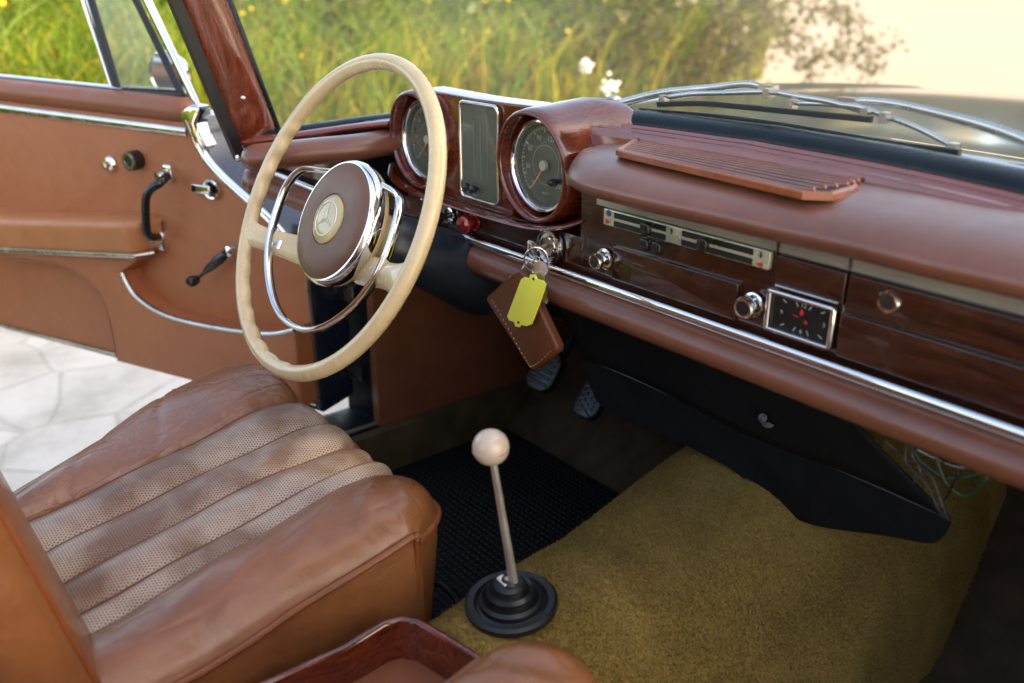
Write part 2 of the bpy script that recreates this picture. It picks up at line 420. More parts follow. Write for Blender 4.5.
# windscreen base curve
YB = [(0,.842),(.12,.838),(.22,.828),(.35,.815),(.50,.785),(.58,.755),(.64,.715),(.69,.655),(.73,.598),(.75,.575)]
ZB = [(0,.735),(.3,.728),(.5,.708),(.62,.690),(.73,.668),(.75,.665)]
KG = .46
def yb(x): return sinterp(abs(x), YB)
def zb(x): return sinterp(abs(x), ZB)
def gl(px, py, off=0.0):
    """ray of a photo pixel met with the windscreen's outer side"""
    r = ray(px, py); lo, hi = .3, 2.5
    def g(d):
        p = CAM+r*d; return p[1]-(yb(min(abs(p[0]), .75))-KG*(p[2]-zb(p[0]))+off)
    for _ in range(50):
        m = (lo+hi)/2
        if g(m) > 0: hi = m
        else: lo = m
    return CAM+r*lo
# --- windscreen
XG = .735
vs, fs, uv = grid(lambda u, v: ((lambda x: (x*(1-.10*v), yb(x)-KG*(v*.46), zb(x)+v*(1.19-zb(x))))((u*2-1)*XG)), 48, 12)
mesh('windscreen', vs, fs, 'windscreen_glass', car)
# rubber seal: fat roll at the base of the glass
def base_path(dy, dz, x0=-XG, x1=XG, n=70):
    return [(x0+(x1-x0)*i/n, yb(min(abs(x0+(x1-x0)*i/n),.75))+dy, zb(x0+(x1-x0)*i/n)+dz) for i in range(n+1)]
vs, fs = sweep(base_path(-.024, -.004), circ(.024, 16, .016), up=ZA); mesh('windscreen_seal', vs, fs, 'seal_rubber', car)
m = MB(); m.add(*sweep(base_path(.006, .004), circ(.0045, 8), up=ZA)); m.build('windscreen_chrome_strip', 'chrome', car)
# --- dashboard
dash = empty('dashboard', (0,.7,.56), car)
FY = .70
m = MB(); m.add(*boxv((.26,.7205,.616), XA, YA, ZA, .86, .037, .108)); m.add(*boxv((-.355,.7205,.586), XA, YA, ZA, .37, .037, .048)); m.build('fascia', 'wood_fascia', dash, smooth=False)
# upper pad, right of the instruments
def pad_sec(sh=0.0, k=1.0):
    return [(.775,.722),(.745,.7205),(.715,.719),(.69,.7165),(.668,.712),(.650,.705),(.639,.696),(.6365,.689),(.641,.682),(.652,.6765),(.670,.674),(.700,.673),(.73,.673)]
PS = spline([(a,b,0) for a,b in pad_sec()], 4)
cxm = (.70,.693)
def padf(u, v):
    p = PS[int(round(v*(len(PS)-1)))]
    x = -.170+u*.862
    q = min(1, max(0, (x+.170)/.092)); k = math.sqrt(max(0, 1-(1-q)**2))
    y = p[0] if p[0] > .70 else .70+(p[0]-.70)*k; z = .695+(p[1]-.695)*(.75+.25*k)
    return (x, y, z+.004*min(1,max(0,(x-.02)/.2)) + .0006*math.sin(x*31)*math.sin(x*13+1))
vs, fs, uv = grid(padf, 220, len(PS)-1); mesh('upper_pad', vs, fs, 'pad_vinyl', dash, sharp=80)
# stainless ribbed band under the pad
m = MB()
def band(x0, x1, z0=.6548, z1=.668, n=5, y=FY):
    h = (z1-z0)/n
    for k in range(n):
        m.add(*sweep([(x0, y-.0015, z0+h*(k+.5)), (x1, y-.0015, z0+h*(k+.5))], circ(.0028, 8, h*.52), up=ZA))
band(-.14,.098); m.build('stainless_band', 'brushed_band', dash)
m = MB(); band(.102,.1725,.6545,.668); m.build('stainless_band', 'brushed_band', dash)
m = MB(); band(.1755,.70,.6545,.668); m.build('stainless_band', 'brushed_band', dash)
# lower pad and chrome strip: straight, then wrapping to the door at the left end
low_path = spline([(.70,.700,.540),(.40,.700,.540),(0,.700,.540),(-.30,.700,.540),(-.42,.697,.541),(-.51,.668,.546),(-.645,.635,.563),(-.743,.575,.594),(-.765,.545,.600)], 10)
vs, fs = sweep(low_path, circ(.029, 20, .0195), up=ZA, scale=[1]*(len(low_path)-5)+[.97,.9,.78,.55,.2]); mesh('lower_pad', vs, fs, 'pad_vinyl', dash)
strip_path = spline([(.70,.690,.5655),(.40,.690,.5655),(0,.690,.5655),(-.30,.690,.5655),(-.42,.685,.5665),(-.51,.652,.573),(-.645,.622,.590),(-.743,.563,.622)], 10)
m = MB(); m.add(*sweep(strip_path, circ(.004, 10, .0052), up=ZA)); m.build('chrome_strip', 'chrome', dash)
m = MB(); m.add(*sweep([p+np.array((0,.004,-.0065)) for p in strip_path], circ(.003, 8, .0025), up=ZA)); m.build('chrome_strip', 'chrome_worn', dash)
# left wrap of the dash: upper roll
up_path = spline([PZ(430,136,.668),PZ(399,140,.667),PZ(358,147,.665),PZ(317,151,.662),PZ(278,155,.657),PZ(242,159,.652)], 8)
vs, fs = sweep(up_path, circ(.030, 22, .0185), up=ZA, scale=[1]*(len(up_path)-4)+[.95,.85,.65,.25]); mesh('left_pad', vs, fs, 'pad_vinyl', dash)
# wooden panel filling the left wrap between strip and upper roll
def lw(u, v):
    k = u*(len(strip_path)-1); i = int(k); p = strip_path[i]
    return (p[0]-.006 if p[0] < -.55 else p[0], p[1]+.014, p[2]-.002+v*(.07 if p[0] > -.5 else .045))
sp2 = [p for p in strip_path if p[0] < -.43]
vs, fs, uv = grid(lambda u, v: (lambda p: (p[0]-.002, p[1]+.013, p[2]-.004+v*(.038 if p[0] > -.57 else .06)))(sp2[int(round(u*(len(sp2)-1)))]), len(sp2)-1, 3)
mesh('left_fascia', vs, fs, 'wood_fascia', dash)
# ribbed wooden trim between pad and seal
def trim_sec():
    pts = [(-.100,-.020),(-.098,-.008)]
    for k in range(3):
        y0 = -.096+k*.0170
        pts += [(y0,-.0085+k*.0012),(y0+.0015,-.0035+k*.0012),(y0+.005,-.0015+k*.0012),(y0+.010,-.0015+k*.0012),(y0+.0135,-.0035+k*.0012),(y0+.0152,-.0085+k*.0012)]
    pts += [(-.044,-.006),(-.044,-.025)]
    return pts
TS = trim_sec()
vs = []; fs = []; n = 70
for i in range(n+1):
    x = -.195+.90*i/n; b = yb(min(abs(x),.75)); z = zb(x)-.002
    for a, c in TS: vs.append((x, b+a, z+c))
w = len(TS)
for i in range(n):
    for k in range(w-1): fs.append((i*w+k, i*w+k+1, (i+1)*w+k+1, (i+1)*w+k))
mesh('wood_trim', vs, fs, 'wood_trim', dash, sharp=25)
lt = []
for i in range(25):
    x = -.735+.16*i/24; b = yb(-x); z = zb(x)
    lt.append((x, b-.052, z-.003))
m = MB(); m.add(*sweep(lt, circ(.018, 12, .006), up=ZA)); m.build('left_wood_trim', 'wood_trim', dash)
m = MB(); m.add(*sweep([(p[0]+.004, p[1]+.018, p[2]+.005) for p in lt], circ(.011, 10, .005), up=ZA)); m.build('left_trim_chrome', 'chrome', dash)
# defroster grille
gA, gB, gC, gD, gE, gF = [PZ(a,b,.7258) for a,b in ((622,148),(808,189),(832,190),(853,183),(846,174),(642,138))]
gpoly = [(p[0],p[1]) for p in (gA,gB,gC,gD,gE,gF)]
m = MB(); m.add(*prism(gpoly, (0,0,.7173), XA, YA, ZA, .0067, .001)); grl = m.build('defroster_grille', 'grille_dark', dash, smooth=False)
sl = MB()
for k in range(8):
    t = .05+k*.124; a = gA+(gF-gA)*t; b = (gB+(gC-gB)*min(1,t*2.2))+(gE-gB)*t; zz = np.array((0,0,.0005))
    sl.add(*sweep(spline([a+zz, a*.5+b*.5+zz, a*.06+b*.94+zz, b+np.array((0,0,.0022))], 4), [(-.0019,-.005),(.0019,-.005),(.0019,-.0020),(.0012,-.0016),(-.0012,-.0016),(-.0019,-.0020)], up=ZA))
sl.build('defroster_slats', 'grille_plastic', grl, sharp=30)
m = MB(); m.add(*sweep([gF+np.array((-.004,-.002,-.001)), gA+np.array((-.004,-.001,-.002)), gA*.97+gB*.03+np.array((0,-.004,-.002)), gB+np.array((0,-.004,-.002)), gC+np.array((.001,-.003,-.002)), gD+np.array((.004,-.002,-.002)), gE+np.array((.004,.002,-.002))], [(-.003,-.006),(.003,-.006),(.003,-.0005),(.0015,.001),(-.0015,.001),(-.003,-.0005)], up=ZA)); m.build('grille_frame', 'grille_plastic', grl, sharp=30)
# small seams: thin dark gaps around glove box etc. are real gaps between separate panels
def panel(name, x0, x1, z0, z1, t=.004, mat='wood_fascia', parent=dash, r=.0015, y=FY):
    v, f = prism(rrect(x0, x1, z0, z1, r), (0, y+.002, 0), XA, ZA, -YA, t+.002, .0012); return mesh(name, v, f, mat, parent)
panel('radio_blanking_panel', -.112, .060, .5745, .6135, .0035)
ash = panel('ashtray', .1015, .1725, .6225, .6525, .0045, parent=car); m = MB(); m.add(*sweep([(.104,FY-.006,.624),(.170,FY-.006,.624)], circ(.0012,6), up=ZA)); m.build('ashtray_lip', 'old_steel', ash)
gb = panel('glove_box_lid', .1755, .68, .6185, .6525, .0045, parent=car)
m = MB(); m.add(*lathe([(.0098,0),(.0100,.0015),(.0090,.003),(.0072,.0028),(.0070,.0015),(.0001,.0018)], (.2145,FY-.0043,.6375), -YA, 28)); lb = m.build('lock_button', 'chrome', gb)
m = MB(); m.add(*lathe([(.0068,.0018),(.0062,.0028),(.0001,.0030)], (.2145,FY-.0043,.6375), -YA, 24)); m.build('lock_core', 'dull_steel', gb)
gb2 = panel('lower_glove_panel', .1725, .68, .5740, .6155, .0038)
# --- instrument binnacle
bin_ = empty('instrument_binnacle', (-.38,.72,.61), car)
GC = [(-.500,.679,'tachometer'), (-.250,.680,'speedometer')]
def hoodmesh(cx, cz, side):
    prof = [(.7130,.0560,0,0),(.702,.0568,0,0),(.694,.0578,0,0),(.6905,.0592,0,0),(.6900,.0615,0,0),(.6925,.0640,0,0),(.701,.0662,0,0),(.720,.0690,0,0),(.745,.072,.002,-.001),(.770,.078,.010,-.004),(.793,.083,.020,-.009),(.812,.085,.026,-.019),(.826,.078,.028,-.030),(.83,.05,.02,-.035)] if side > 0 else [(.7130,.0560,0,0),(.702,.0568,0,0),(.694,.0578,0,0),(.6905,.0592,0,0),(.6900,.0615,0,0),(.6925,.0640,0,0),(.701,.0662,0,0),(.715,.0680,0,-.001),(.730,.0690,0,-.003),(.745,.068,0,-.007),(.760,.064,0,-.014),(.770,.055,0,-.02)]
    n = 56; vs = []; fs = []
    for (y, r, dx, dz) in prof:
        for k in range(n):
            t = 2*math.pi*k/n; st = math.sin(t)
            lean = (y-.7)*.35 if st > 0 else 0
            vs.append((cx+dx*side+r*math.cos(t), y + (max(0, st)*-.005 + max(0, -st)*.004 if y < .70 else 0), cz+dz+r*st*(1.06 if y < .72 else 1.03)))
    for i in range(len(prof)-1):
        for k in range(n):
            l = (k+1) % n; fs.append((i*n+k, i*n+l, (i+1)*n+l, (i+1)*n+k))
    return vs, fs
for cx, cz, nm in GC:
    side = 1 if cx > -.4 else -1
    v, f = hoodmesh(cx, cz, side); mesh('gauge_hood', v, f, 'wood_hood', bin_, sharp=70)
# centre body between hoods
def cb(u, v):
    x = -.505+u*.25; prof = [(.738,.606),(.738,.640),(.738,.700),(.7375,.735),(.738,.7425),(.739,.7455),(.745,.7465),(.76,.746),(.785,.732),(.795,.715)]
    k = v*(len(prof)-1); i = min(int(k), len(prof)-2); t = k-i
    y = prof[i][0]*(1-t)+prof[i+1][0]*t; z = prof[i][1]*(1-t)+prof[i+1][1]*t
    dip = -.006*math.sin(math.pi*u)*(1 if z > .73 else 0)
    return (x, y+.004*math.sin(math.pi*u), z+dip)
def arcp(cx, cz, r, a0, a1, n): return [(cx+r*math.cos(R(a0+(a1-a0)*i/n)), cz+r*math.sin(R(a0+(a1-a0)*i/n))) for i in range(n+1)]
sp_ = arcp(-.250,.680,.0625,90,228,22)+[(-.300,.606),(-.450,.606)]+arcp(-.500,.679,.0625,-48,90,22)+[(-.500,.7495),(-.440,.7485),(-.376,.7475),(-.310,.7485),(-.250,.7500)]
v, f = prism(sp_, (0,.745,0), XA, ZA, -YA, .041, .0022); mesh('display_surround', v, f, 'wood_hood', bin_, sharp=35)
v, f, uv = grid(cb, 20, 27); mesh('binnacle_body', v, f, 'wood_hood', bin_, sharp=50)
m = MB(); m.add(*sweep(spline([(-.585,.715,.632),(-.56,.698,.618),(-.505,.692,.608),(-.38,.692,.606),(-.255,.692,.608),(-.20,.697,.617),(-.17,.71,.63)], 8), circ(.012, 10, .0035), up=ZA)); m.build('binnacle_ledge', 'wood_hood', bin_)
# ignition screw dots
# --- round gauges
def gauge(cx, cz, nm, labels, a0, a1, needle_a, needle_mat, knobs):
    g = empty(nm, (cx,.715,cz), car); o = np.array((cx,.7115,cz))
    m = MB(); m.add(*lathe([(.0562,-.004),(.0560,.004),(.0548,.0062),(.0525,.0066),(.0505,.0045),(.0495,.0),(.0495,-.004)], o, -YA, 64)); m.build('bezel', 'chrome', g)
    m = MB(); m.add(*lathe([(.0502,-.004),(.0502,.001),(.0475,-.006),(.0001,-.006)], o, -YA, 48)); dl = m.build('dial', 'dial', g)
    m = MB(); yy = .7115+.0053
    def P(r, a, h=0): return np.array((cx+r*math.cos(R(a)), yy-.0006-h, cz+r*math.sin(R(a))))
    for i in range(41):
        a = a0+(a1-a0)*i/40; l = .005 if i % 4 == 0 else .0026; wd = .0009 if i % 4 == 0 else .0005
        rr = .0440; d = np.array((math.cos(R(a)),0,math.sin(R(a)))); s = np.array((-math.sin(R(a)),0,math.cos(R(a))))
        m.add([P(rr,a)+s*wd, P(rr,a)-s*wd, P(rr-l,a)-s*wd, P(rr-l,a)+s*wd], [(0,1,2,3)])
    for r0, r1 in ((.0440,.0446),(.0235,.0240)):
        n = 60; vv = []
        for i in range(n+1):
            a = a0+(a1-a0)*i/n if r0 > .03 else 360*i/n
            vv += [P(r0,a), P(r1,a)]
        m.add(vv, [(2*i,2*i+1,2*i+3,2*i+2) for i in range(n)])
    for i, s in enumerate(labels):
        a = a0+(a1-a0)*i/(len(labels)-1)
        m.add(*text_mesh(s, .0088, P(.0335,a), XA, ZA))
    m.build('dial_markings', 'dial_ink', g, smooth=False)
    m = MB(); m.add(*text_mesh('km/h' if nm == 'speedometer' else 'x100', .0055, P(.034,-90), XA, ZA)); m.build('unit_marking', 'dial_ink', g, smooth=False)
    m = MB(); d = np.array((math.cos(R(needle_a)),0,math.sin(R(needle_a)))); s = np.array((-d[2],0,d[0])); c = P(0,0,.0015)
    m.add([c+s*.0013-d*.006, c-s*.0013-d*.006, c+d*.037-s*.0005, c+d*.037+s*.0005], [(0,1,2,3)]); m.build('needle', needle_mat, g, smooth=False)
    m = MB(); m.add(*lathe([(.0065,0),(.006,.004),(.0001,.0045)], P(0,0,.0015), -YA, 20)); m.build('needle_cap', 'dial_ink', g)
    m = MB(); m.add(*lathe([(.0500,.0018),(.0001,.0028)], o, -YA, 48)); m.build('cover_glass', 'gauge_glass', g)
    for kx, kz in knobs:
        m = MB(); m.add(*lathe([(.0025,-.004),(.0025,.004),(.0042,.0045),(.0046,.008),(.0042,.014),(.003,.0155),(.0001,.016)], (cx+kx,.7115,cz+kz), -YA, 18)); m.build('reset_knob', 'black_plastic', g)
gauge(GC[1][0], GC[1][1], 'speedometer', ['0','30','60','90','120','150','180','200'], 228, -42, 232, 'orange_paint', [(.030,-.014)])
gauge(GC[0][0], GC[0][1], 'tachometer', ['0','10','20','30','40','50','60'], 225, -45, 228, 'orange_paint', [])
# --- centre display
cd = empty('combination_display', (-.361,.70,.61), car)
fx0, fx1, fz0, fz1 = -.403,-.320,.6195,.7425
fr_o = rrect(fx0, fx1, fz0, fz1, .008, 5); fr_i = rrect(fx0+.0035, fx1-.0035, fz0+.0035, fz1-.0035, .006, 5)
yy = .6990; m = MB(); n = len(fr_o)
def bow(x): return -.004*(1-((x+.3615)/.042)**2)
m.add(*sweep([(x, yy+.0005, z+bow(x)*(-1.2 if z > .68 else 1.0)) for x, z in rrect(fx0+.0016,fx1-.0016,fz0+.0016,fz1-.0016,.007,5)], circ(.0022,10,.0024), closed=True, up=YA)); m.build('display_frame', 'chrome', cd)
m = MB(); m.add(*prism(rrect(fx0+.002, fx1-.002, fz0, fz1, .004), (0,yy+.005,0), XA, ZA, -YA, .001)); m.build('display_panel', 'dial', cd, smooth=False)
m = MB()
for xx, ww in ((-.376,.0022),(-.3615,.0026),(-.347,.0022)):
    m.add(*boxv((xx, yy+.0035, .683), XA, YA, ZA, ww, .0003, .074))
    for k in range(8): m.add(*boxv((xx+.005, yy+.0035, .65+k*.0095), XA, YA, ZA, .003, .0003, .0007))
m.add(*text_mesh('100', .006, (-.376+.0035,yy+.0032,.726), XA, ZA)); m.add(*text_mesh('80', .006, (-.3615,yy+.0032,.726), XA, ZA))
m.build('display_scales', 'scale_ink', cd, smooth=False)
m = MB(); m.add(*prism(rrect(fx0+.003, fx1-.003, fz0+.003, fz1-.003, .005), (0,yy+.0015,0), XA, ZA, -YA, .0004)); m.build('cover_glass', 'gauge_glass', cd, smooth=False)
for xx in (-.382,-.367):
    m = MB(); m.add(*lathe([(.003,0),(.003,.004),(.0058,.005),(.0058,.010),(.004,.0115),(.0001,.012)], (xx,yy+.001,.634), -YA, 18)); m.build('trim_knob', 'black_plastic', cd)
# --- pull knobs on the fascia
def knob(x, z, name, prof, mats, face=None, y=FY):
    e = empty(name, (x, y, z), car)
    m = MB(); m.add(*lathe([(.0125,0),(.0122,.002),(.010,.003),(.0085,.0032),(.0001,.0032)], (x,y-.0002,z), -YA, 28)); m.build('escutcheon', mats[0], e)
    m = MB(); m.add(*lathe(prof, (x,y,z), -YA, 28)); m.build('knob', mats[1], e)
    if face:
        m = MB(); m.add(*lathe(face, (x,y,z), -YA, 24)); m.build('knob_face', mats[2], e)
    return e
pk = [(.004,0),(.004,.008),(.0085,.0095),(.0095,.0125),(.0095,.0165),(.0085,.018),(.0065,.0182)]
e = knob(-.126,.5945,'pull_knob', pk, ('chrome','chrome','black_plastic'), [(.0066,.0177),(.003,.0175),(.0001,.0175)]); e['label'] = 'chrome pull knob left of the wooden blanking panel'
e = knob(.0785,.5965,'pull_knob', [(a*1.15,b) for a,b in pk], ('chrome','chrome','black_plastic'), [(.0075,.0177),(.003,.0175),(.0001,.0175)]); e['label'] = 'chrome pull knob left of the clock'
knob(-.374,.588,'warning_knob', [(.004,0),(.004,.008),(.0105,.009),(.0125,.014),(.0118,.019),(.009,.023),(.0001,.025)], ('red_plastic','red_plastic'))
for x in (-.432,-.495): knob(x,.586,'switch_knob', [(.004,0),(.004,.012),(.0075,.014),(.0088,.018),(.0075,.023),(.0001,.0245)], ('chrome','black_plastic'))
# --- heater control
hc = empty('heater_control', (-.017,.70,.643), car)
m = MB(); m.add(*prism(rrect(-.1285,.0930,.6350,.6532,.002), (0,FY+.001,0), XA, ZA, -YA, .0045, .001)); m.build('face_plate', 'green_cream', hc)
m = MB(); yp = FY-.0039
for x0, x1, zc in ((-.111,-.036,.6487),(-.111,-.036,.6392),(-.014,.074,.6487),(-.014,.074,.6392)):
    m.add(*boxv(((x0+x1)/2, yp, zc), XA, YA, ZA, x1-x0, .0012, .0060))
m.build('slots', 'black_ink', hc, smooth=False)
m = MB()
def arrow(x, z, s, up=1):
    m.add([(x-s*.25,yp-.0004,z-s*up),(x+s*.25,yp-.0004,z-s*up),(x+s*.25,yp-.0004,z),(x-s*.25,yp-.0004,z)], [(0,1,2,3)])
    m.add([(x-s*.6,yp-.0004,z),(x+s*.6,yp-.0004,z),(x,yp-.0004,z+s*up)], [(0,1,2)])
arrow(-.028,.648,.0035,1); m.build('arrow_mark', 'black_ink', hc, smooth=False); m = MB(); arrow(.083,.648,.0035,-1); m.build('arrow_mark', 'black_ink', hc, smooth=False)
m = MB(); m.add(*lathe([(.0036,0),(.0034,.0006),(.0001,.0006)], (-.120,yp,.6492), -YA, 16)); m.build('cold_mark', 'blue_paint', hc)
for x, z, s in ((-.120,.6395,1),(.082,.6385,-1)):
    m = MB(); m.add([(x-.004*s,yp-.0005,z-.003),(x+.004*s,yp-.0005,z),(x-.004*s,yp-.0005,z+.003)], [(0,1,2)]); m.build('warm_mark', 'red_paint', hc, smooth=False)
for x, z in ((-.050,.6500),(.026,.6500),(-.050,.6330),(-.033,.6330)):
    m = MB(); m.add(*boxv((x,yp-.008,z), XA, YA, ZA, .002, .014, .003)); m.add(*prism([(a+x,b+z) for a,b in rrect(-.0062,.0062,-.0085,.0055,.004)], (0,yp-.013,0), XA, ZA, -YA, .006, .002)); m.build('lever', 'black_plastic', hc)
# --- clock
ck = empty('clock', (.13,.70,.60), car)
x0, x1, z0, z1 = .0945,.168,.5765,.6195
ro = rrect(x0,x1,z0,z1,.002,2); ri = rrect(x0+.005,x1-.005,z0+.005,z1-.005,.001,2); n = len(ro); vv = []
for P_, y_ in ((ro,FY+.002),(ro,FY-.006),(ri,FY-.0045),(ri,FY+.003)):
    for x, z in P_: vv.append((x,y_,z))
m = MB(); cp = [(x, FY-.0035, z) for x, z in rrect(x0+.0025,x1-.0025,z0+.0025,z1-.0025,.0015,2)]
m.add(*sweep(cp, circ(.0030,10,.0034), closed=True, up=YA)); m.build('clock_frame', 'chrome', ck)
m = MB(); m.add(*boxv(((x0+x1)/2, FY-.0008, (z0+z1)/2), XA, YA, ZA, x1-x0-.008, .001, z1-z0-.008)); m.build('clock_dial', 'dial_black', ck, smooth=False)
m = MB(); cxx, czz, yk = .1335,.598,FY-.0016
for i in range(12):
    a = R(30*i); rx, rz = .027,.0145
    if i % 3 == 0: m.add(*text_mesh(['3','12','9','6'][i//3], .0062, (cxx+math.cos(a)*rx*.84, yk, czz+math.sin(a)*rz*.88), XA, ZA)); continue
    sc = min(rx/abs(math.cos(a)+1e-6), rz/abs(math.sin(a)+1e-6)); d = np.array((math.cos(a),0,math.sin(a))); s = np.array((-d[2],0,d[0])); p = np.array((cxx,yk,czz))+d*min(sc,.026)
    m.add([p+s*.0005,p-s*.0005,p-s*.0005-d*.005,p+s*.0005-d*.005], [(0,1,2,3)])
m.build('clock_markings', 'dial_ink', ck, smooth=False)
for a, l, w_ in ((R(95),.010,.0022),(R(170),.011,.0007),(R(-25),.008,.002)):
    m = MB(); d = np.array((math.cos(a),0,math.sin(a))); s = np.array((-d[2],0,d[0])); p = np.array((cxx,yk-.001,czz))
    m.add([p-s*.0006,p+d*l*.6-s*w_,p+d*l,p+d*l*.6+s*w_,p+s*.0006], [(0,1,2,3,4)]); m.build('clock_hand', 'red_paint', ck, smooth=False)
m = MB(); m.add(*lathe([(.0035,0),(.003,.003),(.0001,.003)], (cxx,yk,czz), -YA, 16)); m.build('clock_hub', 'black_plastic', ck)
# --- ignition lock
ig = empty('ignition_lock', (-.225,.70,.591), car)
m = MB(); m.add(*lathe([(.0205,0),(.0215,.005),(.020,.0085),(.0175,.009),(.0165,.006),(.0135,.0055),(.0130,.009),(.0115,.0095),(.0110,.007)], (-.2165,.70,.590), -YA, 40)); m.build('lock_ring', 'chrome', ig)
m = MB(); m.add(*lathe([(.0112,.004),(.0110,.0085),(.0001,.009)], (-.2165,.70,.590), -YA, 24)); m.build('lock_barrel', 'old_steel', ig)
# --- steering wheel
W = np.array((-.398,.50,.6237)); wa = R(27.6)
wn = np.array((0,-math.cos(wa),math.sin(wa))); wu = np.array((0,math.sin(wa),math.cos(wa))); wr = XA
def WP(u, v, o=0.0): return W+wr*u+wu*v+wn*o
sw = empty('steering_wheel', tuple(W), car)
n = 220; path = []; ups = []; scl = []
RW = .195; vs = []; fs = []; ms = 16
for i in range(n):
    t = 2*math.pi*i/n; cdir = np.array((math.cos(t), math.sin(t)))
    deg = math.degrees(t) % 360
    grip = 1.0 if 150 < deg < 262 else (0.35 if 262 <= deg < 285 else 0.0)
    for k in range(ms):
        p = 2*math.pi*k/ms; rr = .0100
        a = rr*math.cos(p); b = rr*1.0*math.sin(p)     # a radial outward
        if a < 0: a *= 1 + grip*(.20*math.sin(i/n*2*math.pi*34))
        q = WP(cdir[0]*(RW+a), cdir[1]*(RW+a), b); vs.append(q)
for i in range(n):
    j = (i+1) % n
    for k in range(ms):
        l = (k+1) % ms; fs.append((i*ms+k, i*ms+l, j*ms+l, j*ms+k))
mesh('rim', vs, fs, 'ivory', sw)
for sgn in (-1, 1):
    vs = []; fs = []; st = [(.05,.019,-.036),(.08,.0185,-.030),(.11,.017,-.020),(.14,.0155,-.010),(.165,.0165,-.003),(.180,.020,0.0),(.190,.026,0)]
    st = [(interp(q,[(s[0],s[0]) for s in st]), sinterp(q,[(s[0],s[1]) for s in st]), sinterp(q,[(s[0],s[2]) for s in st])) for q in np.linspace(.05,.190,22)]
    for (u, hw, o) in st:
        uu = u*sgn; vc = -.050+.075*uu; uu = sgn*min(u, math.sqrt(.195**2-vc**2))
        for k in range(14):
            p = 2*math.pi*k/14; vs.append(WP(uu, vc+hw*math.cos(p), o+.0075*math.sin(p)))
    for i in range(len(st)-1):
        for k in range(14):
            l = (k+1) % 14; fs.append((i*14+k, i*14+l, (i+1)*14+l, (i+1)*14+k))
    fs.append(tuple(range(14))); mesh('spoke', vs, fs, 'ivory', sw)
hc0 = WP(0,-.005,0)
m = MB(); m.add(*lathe([(.030,-.085),(.038,-.060),(.060,-.045),(.076,-.032),(.078,-.026),(.070,-.022)], hc0, wn, 56)); m.build('hub', 'ivory', sw)
m = MB(); m.add(*lathe([(.0765,-.028),(.0795,-.022),(.0800,-.016),(.0785,-.010),(.0755,-.006),(.0735,-.0058),(.0728,-.008)], hc0, wn, 72)); m.build('hub_chrome_ring', 'chrome', sw)
m = MB(); m.add(*lathe([(.0732,-.012),(.0728,-.0062),(.070,-.0035),(.060,-.0012),(.045,0),(.033,.0002),(.0325,-.0012),(.0001,-.0012)], hc0, wn, 64)); m.build('hub_pad', 'hub_vinyl', sw)
m = MB(); m.add(*lathe([(.0305,-.002),(.0305,.0008),(.029,.0022),(.015,.0034),(.0001,.0038)], hc0, wn, 48)); em = m.build('emblem', 'emblem_cream', sw)
m = MB()
def EP(u, v, o): return hc0+wr*u+wu*v+wn*o
for k in range(3):
    a = R(90+120*k+8); d = (math.cos(a), math.sin(a)); s = (-d[1], d[0]); L = .0195; w2 = .0032
    tip = EP(d[0]*L, d[1]*L, .0038); c = EP(0,0,.0062)
    for sg in (1,-1):
        a2 = a+sg*R(60); p = EP(math.cos(a2)*w2, math.sin(a2)*w2, .0040); m.add([tip, c, p], [(0,1,2) if sg > 0 else (0,2,1)])
m.add(*tube([EP(.0215*math.cos(t), .0215*math.sin(t), .0031) for t in np.linspace(0, 2*math.pi, 48, endpoint=False)], .0006, 6, closed=True))
m.build('three_point_star', 'emblem_line', em, smooth=False)
# horn ring
hr = [(0,.060),(-.05,.0595),(-.088,.054),(-.118,.042),(-.133,.018),(-.1365,-.015),(-.131,-.048),(-.112,-.085),(-.078,-.117),(-.040,-.136),(0,-.1415)]
hr = hr + [(-a,b) for a,b in hr[1:-1]][::-1]
hp = spline([WP(a,b-(.004 if b > .05 else 0), -.004 if b < .03 else -.004-.022*min(1,max(0,(.128-abs(a))/.05))) for a,b in hr], 8, closed=True)
vs, fs = sweep(hp, circ(.0038, 12, .0062), closed=True, up=wn); hrg = mesh('horn_ring', vs, fs, 'chrome', sw)
for u, v in ((-.1325,-.060),(.1325,-.0405)):
    m = MB(); m.add(*tube([WP(u,v,-.004), WP(u*.88,v,-.014)], .0036, 10)); m.add(*tube([WP(u*.86,v+.006,-.012), WP(u*.86,v-.006,-.012)], .0035, 8)); m.build('horn_ring_mount', 'chrome_worn', sw)
# column
colm = empty('steering_column', tuple(WP(0,0,-.2)), car)
m = MB(); m.add(*lathe([(.020,-.07),(.028,-.075),(.036,-.095),(.040,-.11),(.043,-.16),(.048,-.20),(.054,-.240),(.055,-.268),(.050,-.280),(.030,-.284)], hc0, wn, 40)); m.build('column_cover', 'column_cover', colm)
m = MB(); m.add(*lathe([(.02,-.25),(.02,-.62)], hc0, wn, 16)); m.build('column_tube', 'black_plastic', colm)
m = MB(); m.add(*tube(spline([WP(-.03,-.03,-.12), WP(-.11,-.02,-.10), WP(-.155,-.005,-.085)], 6), .004, 8)); m.add(*tube([WP(-.150,-.006,-.087), WP(-.178,.0,-.082)], .0065, 10)); m.build('indicator_stalk', 'chrome_worn', colm)
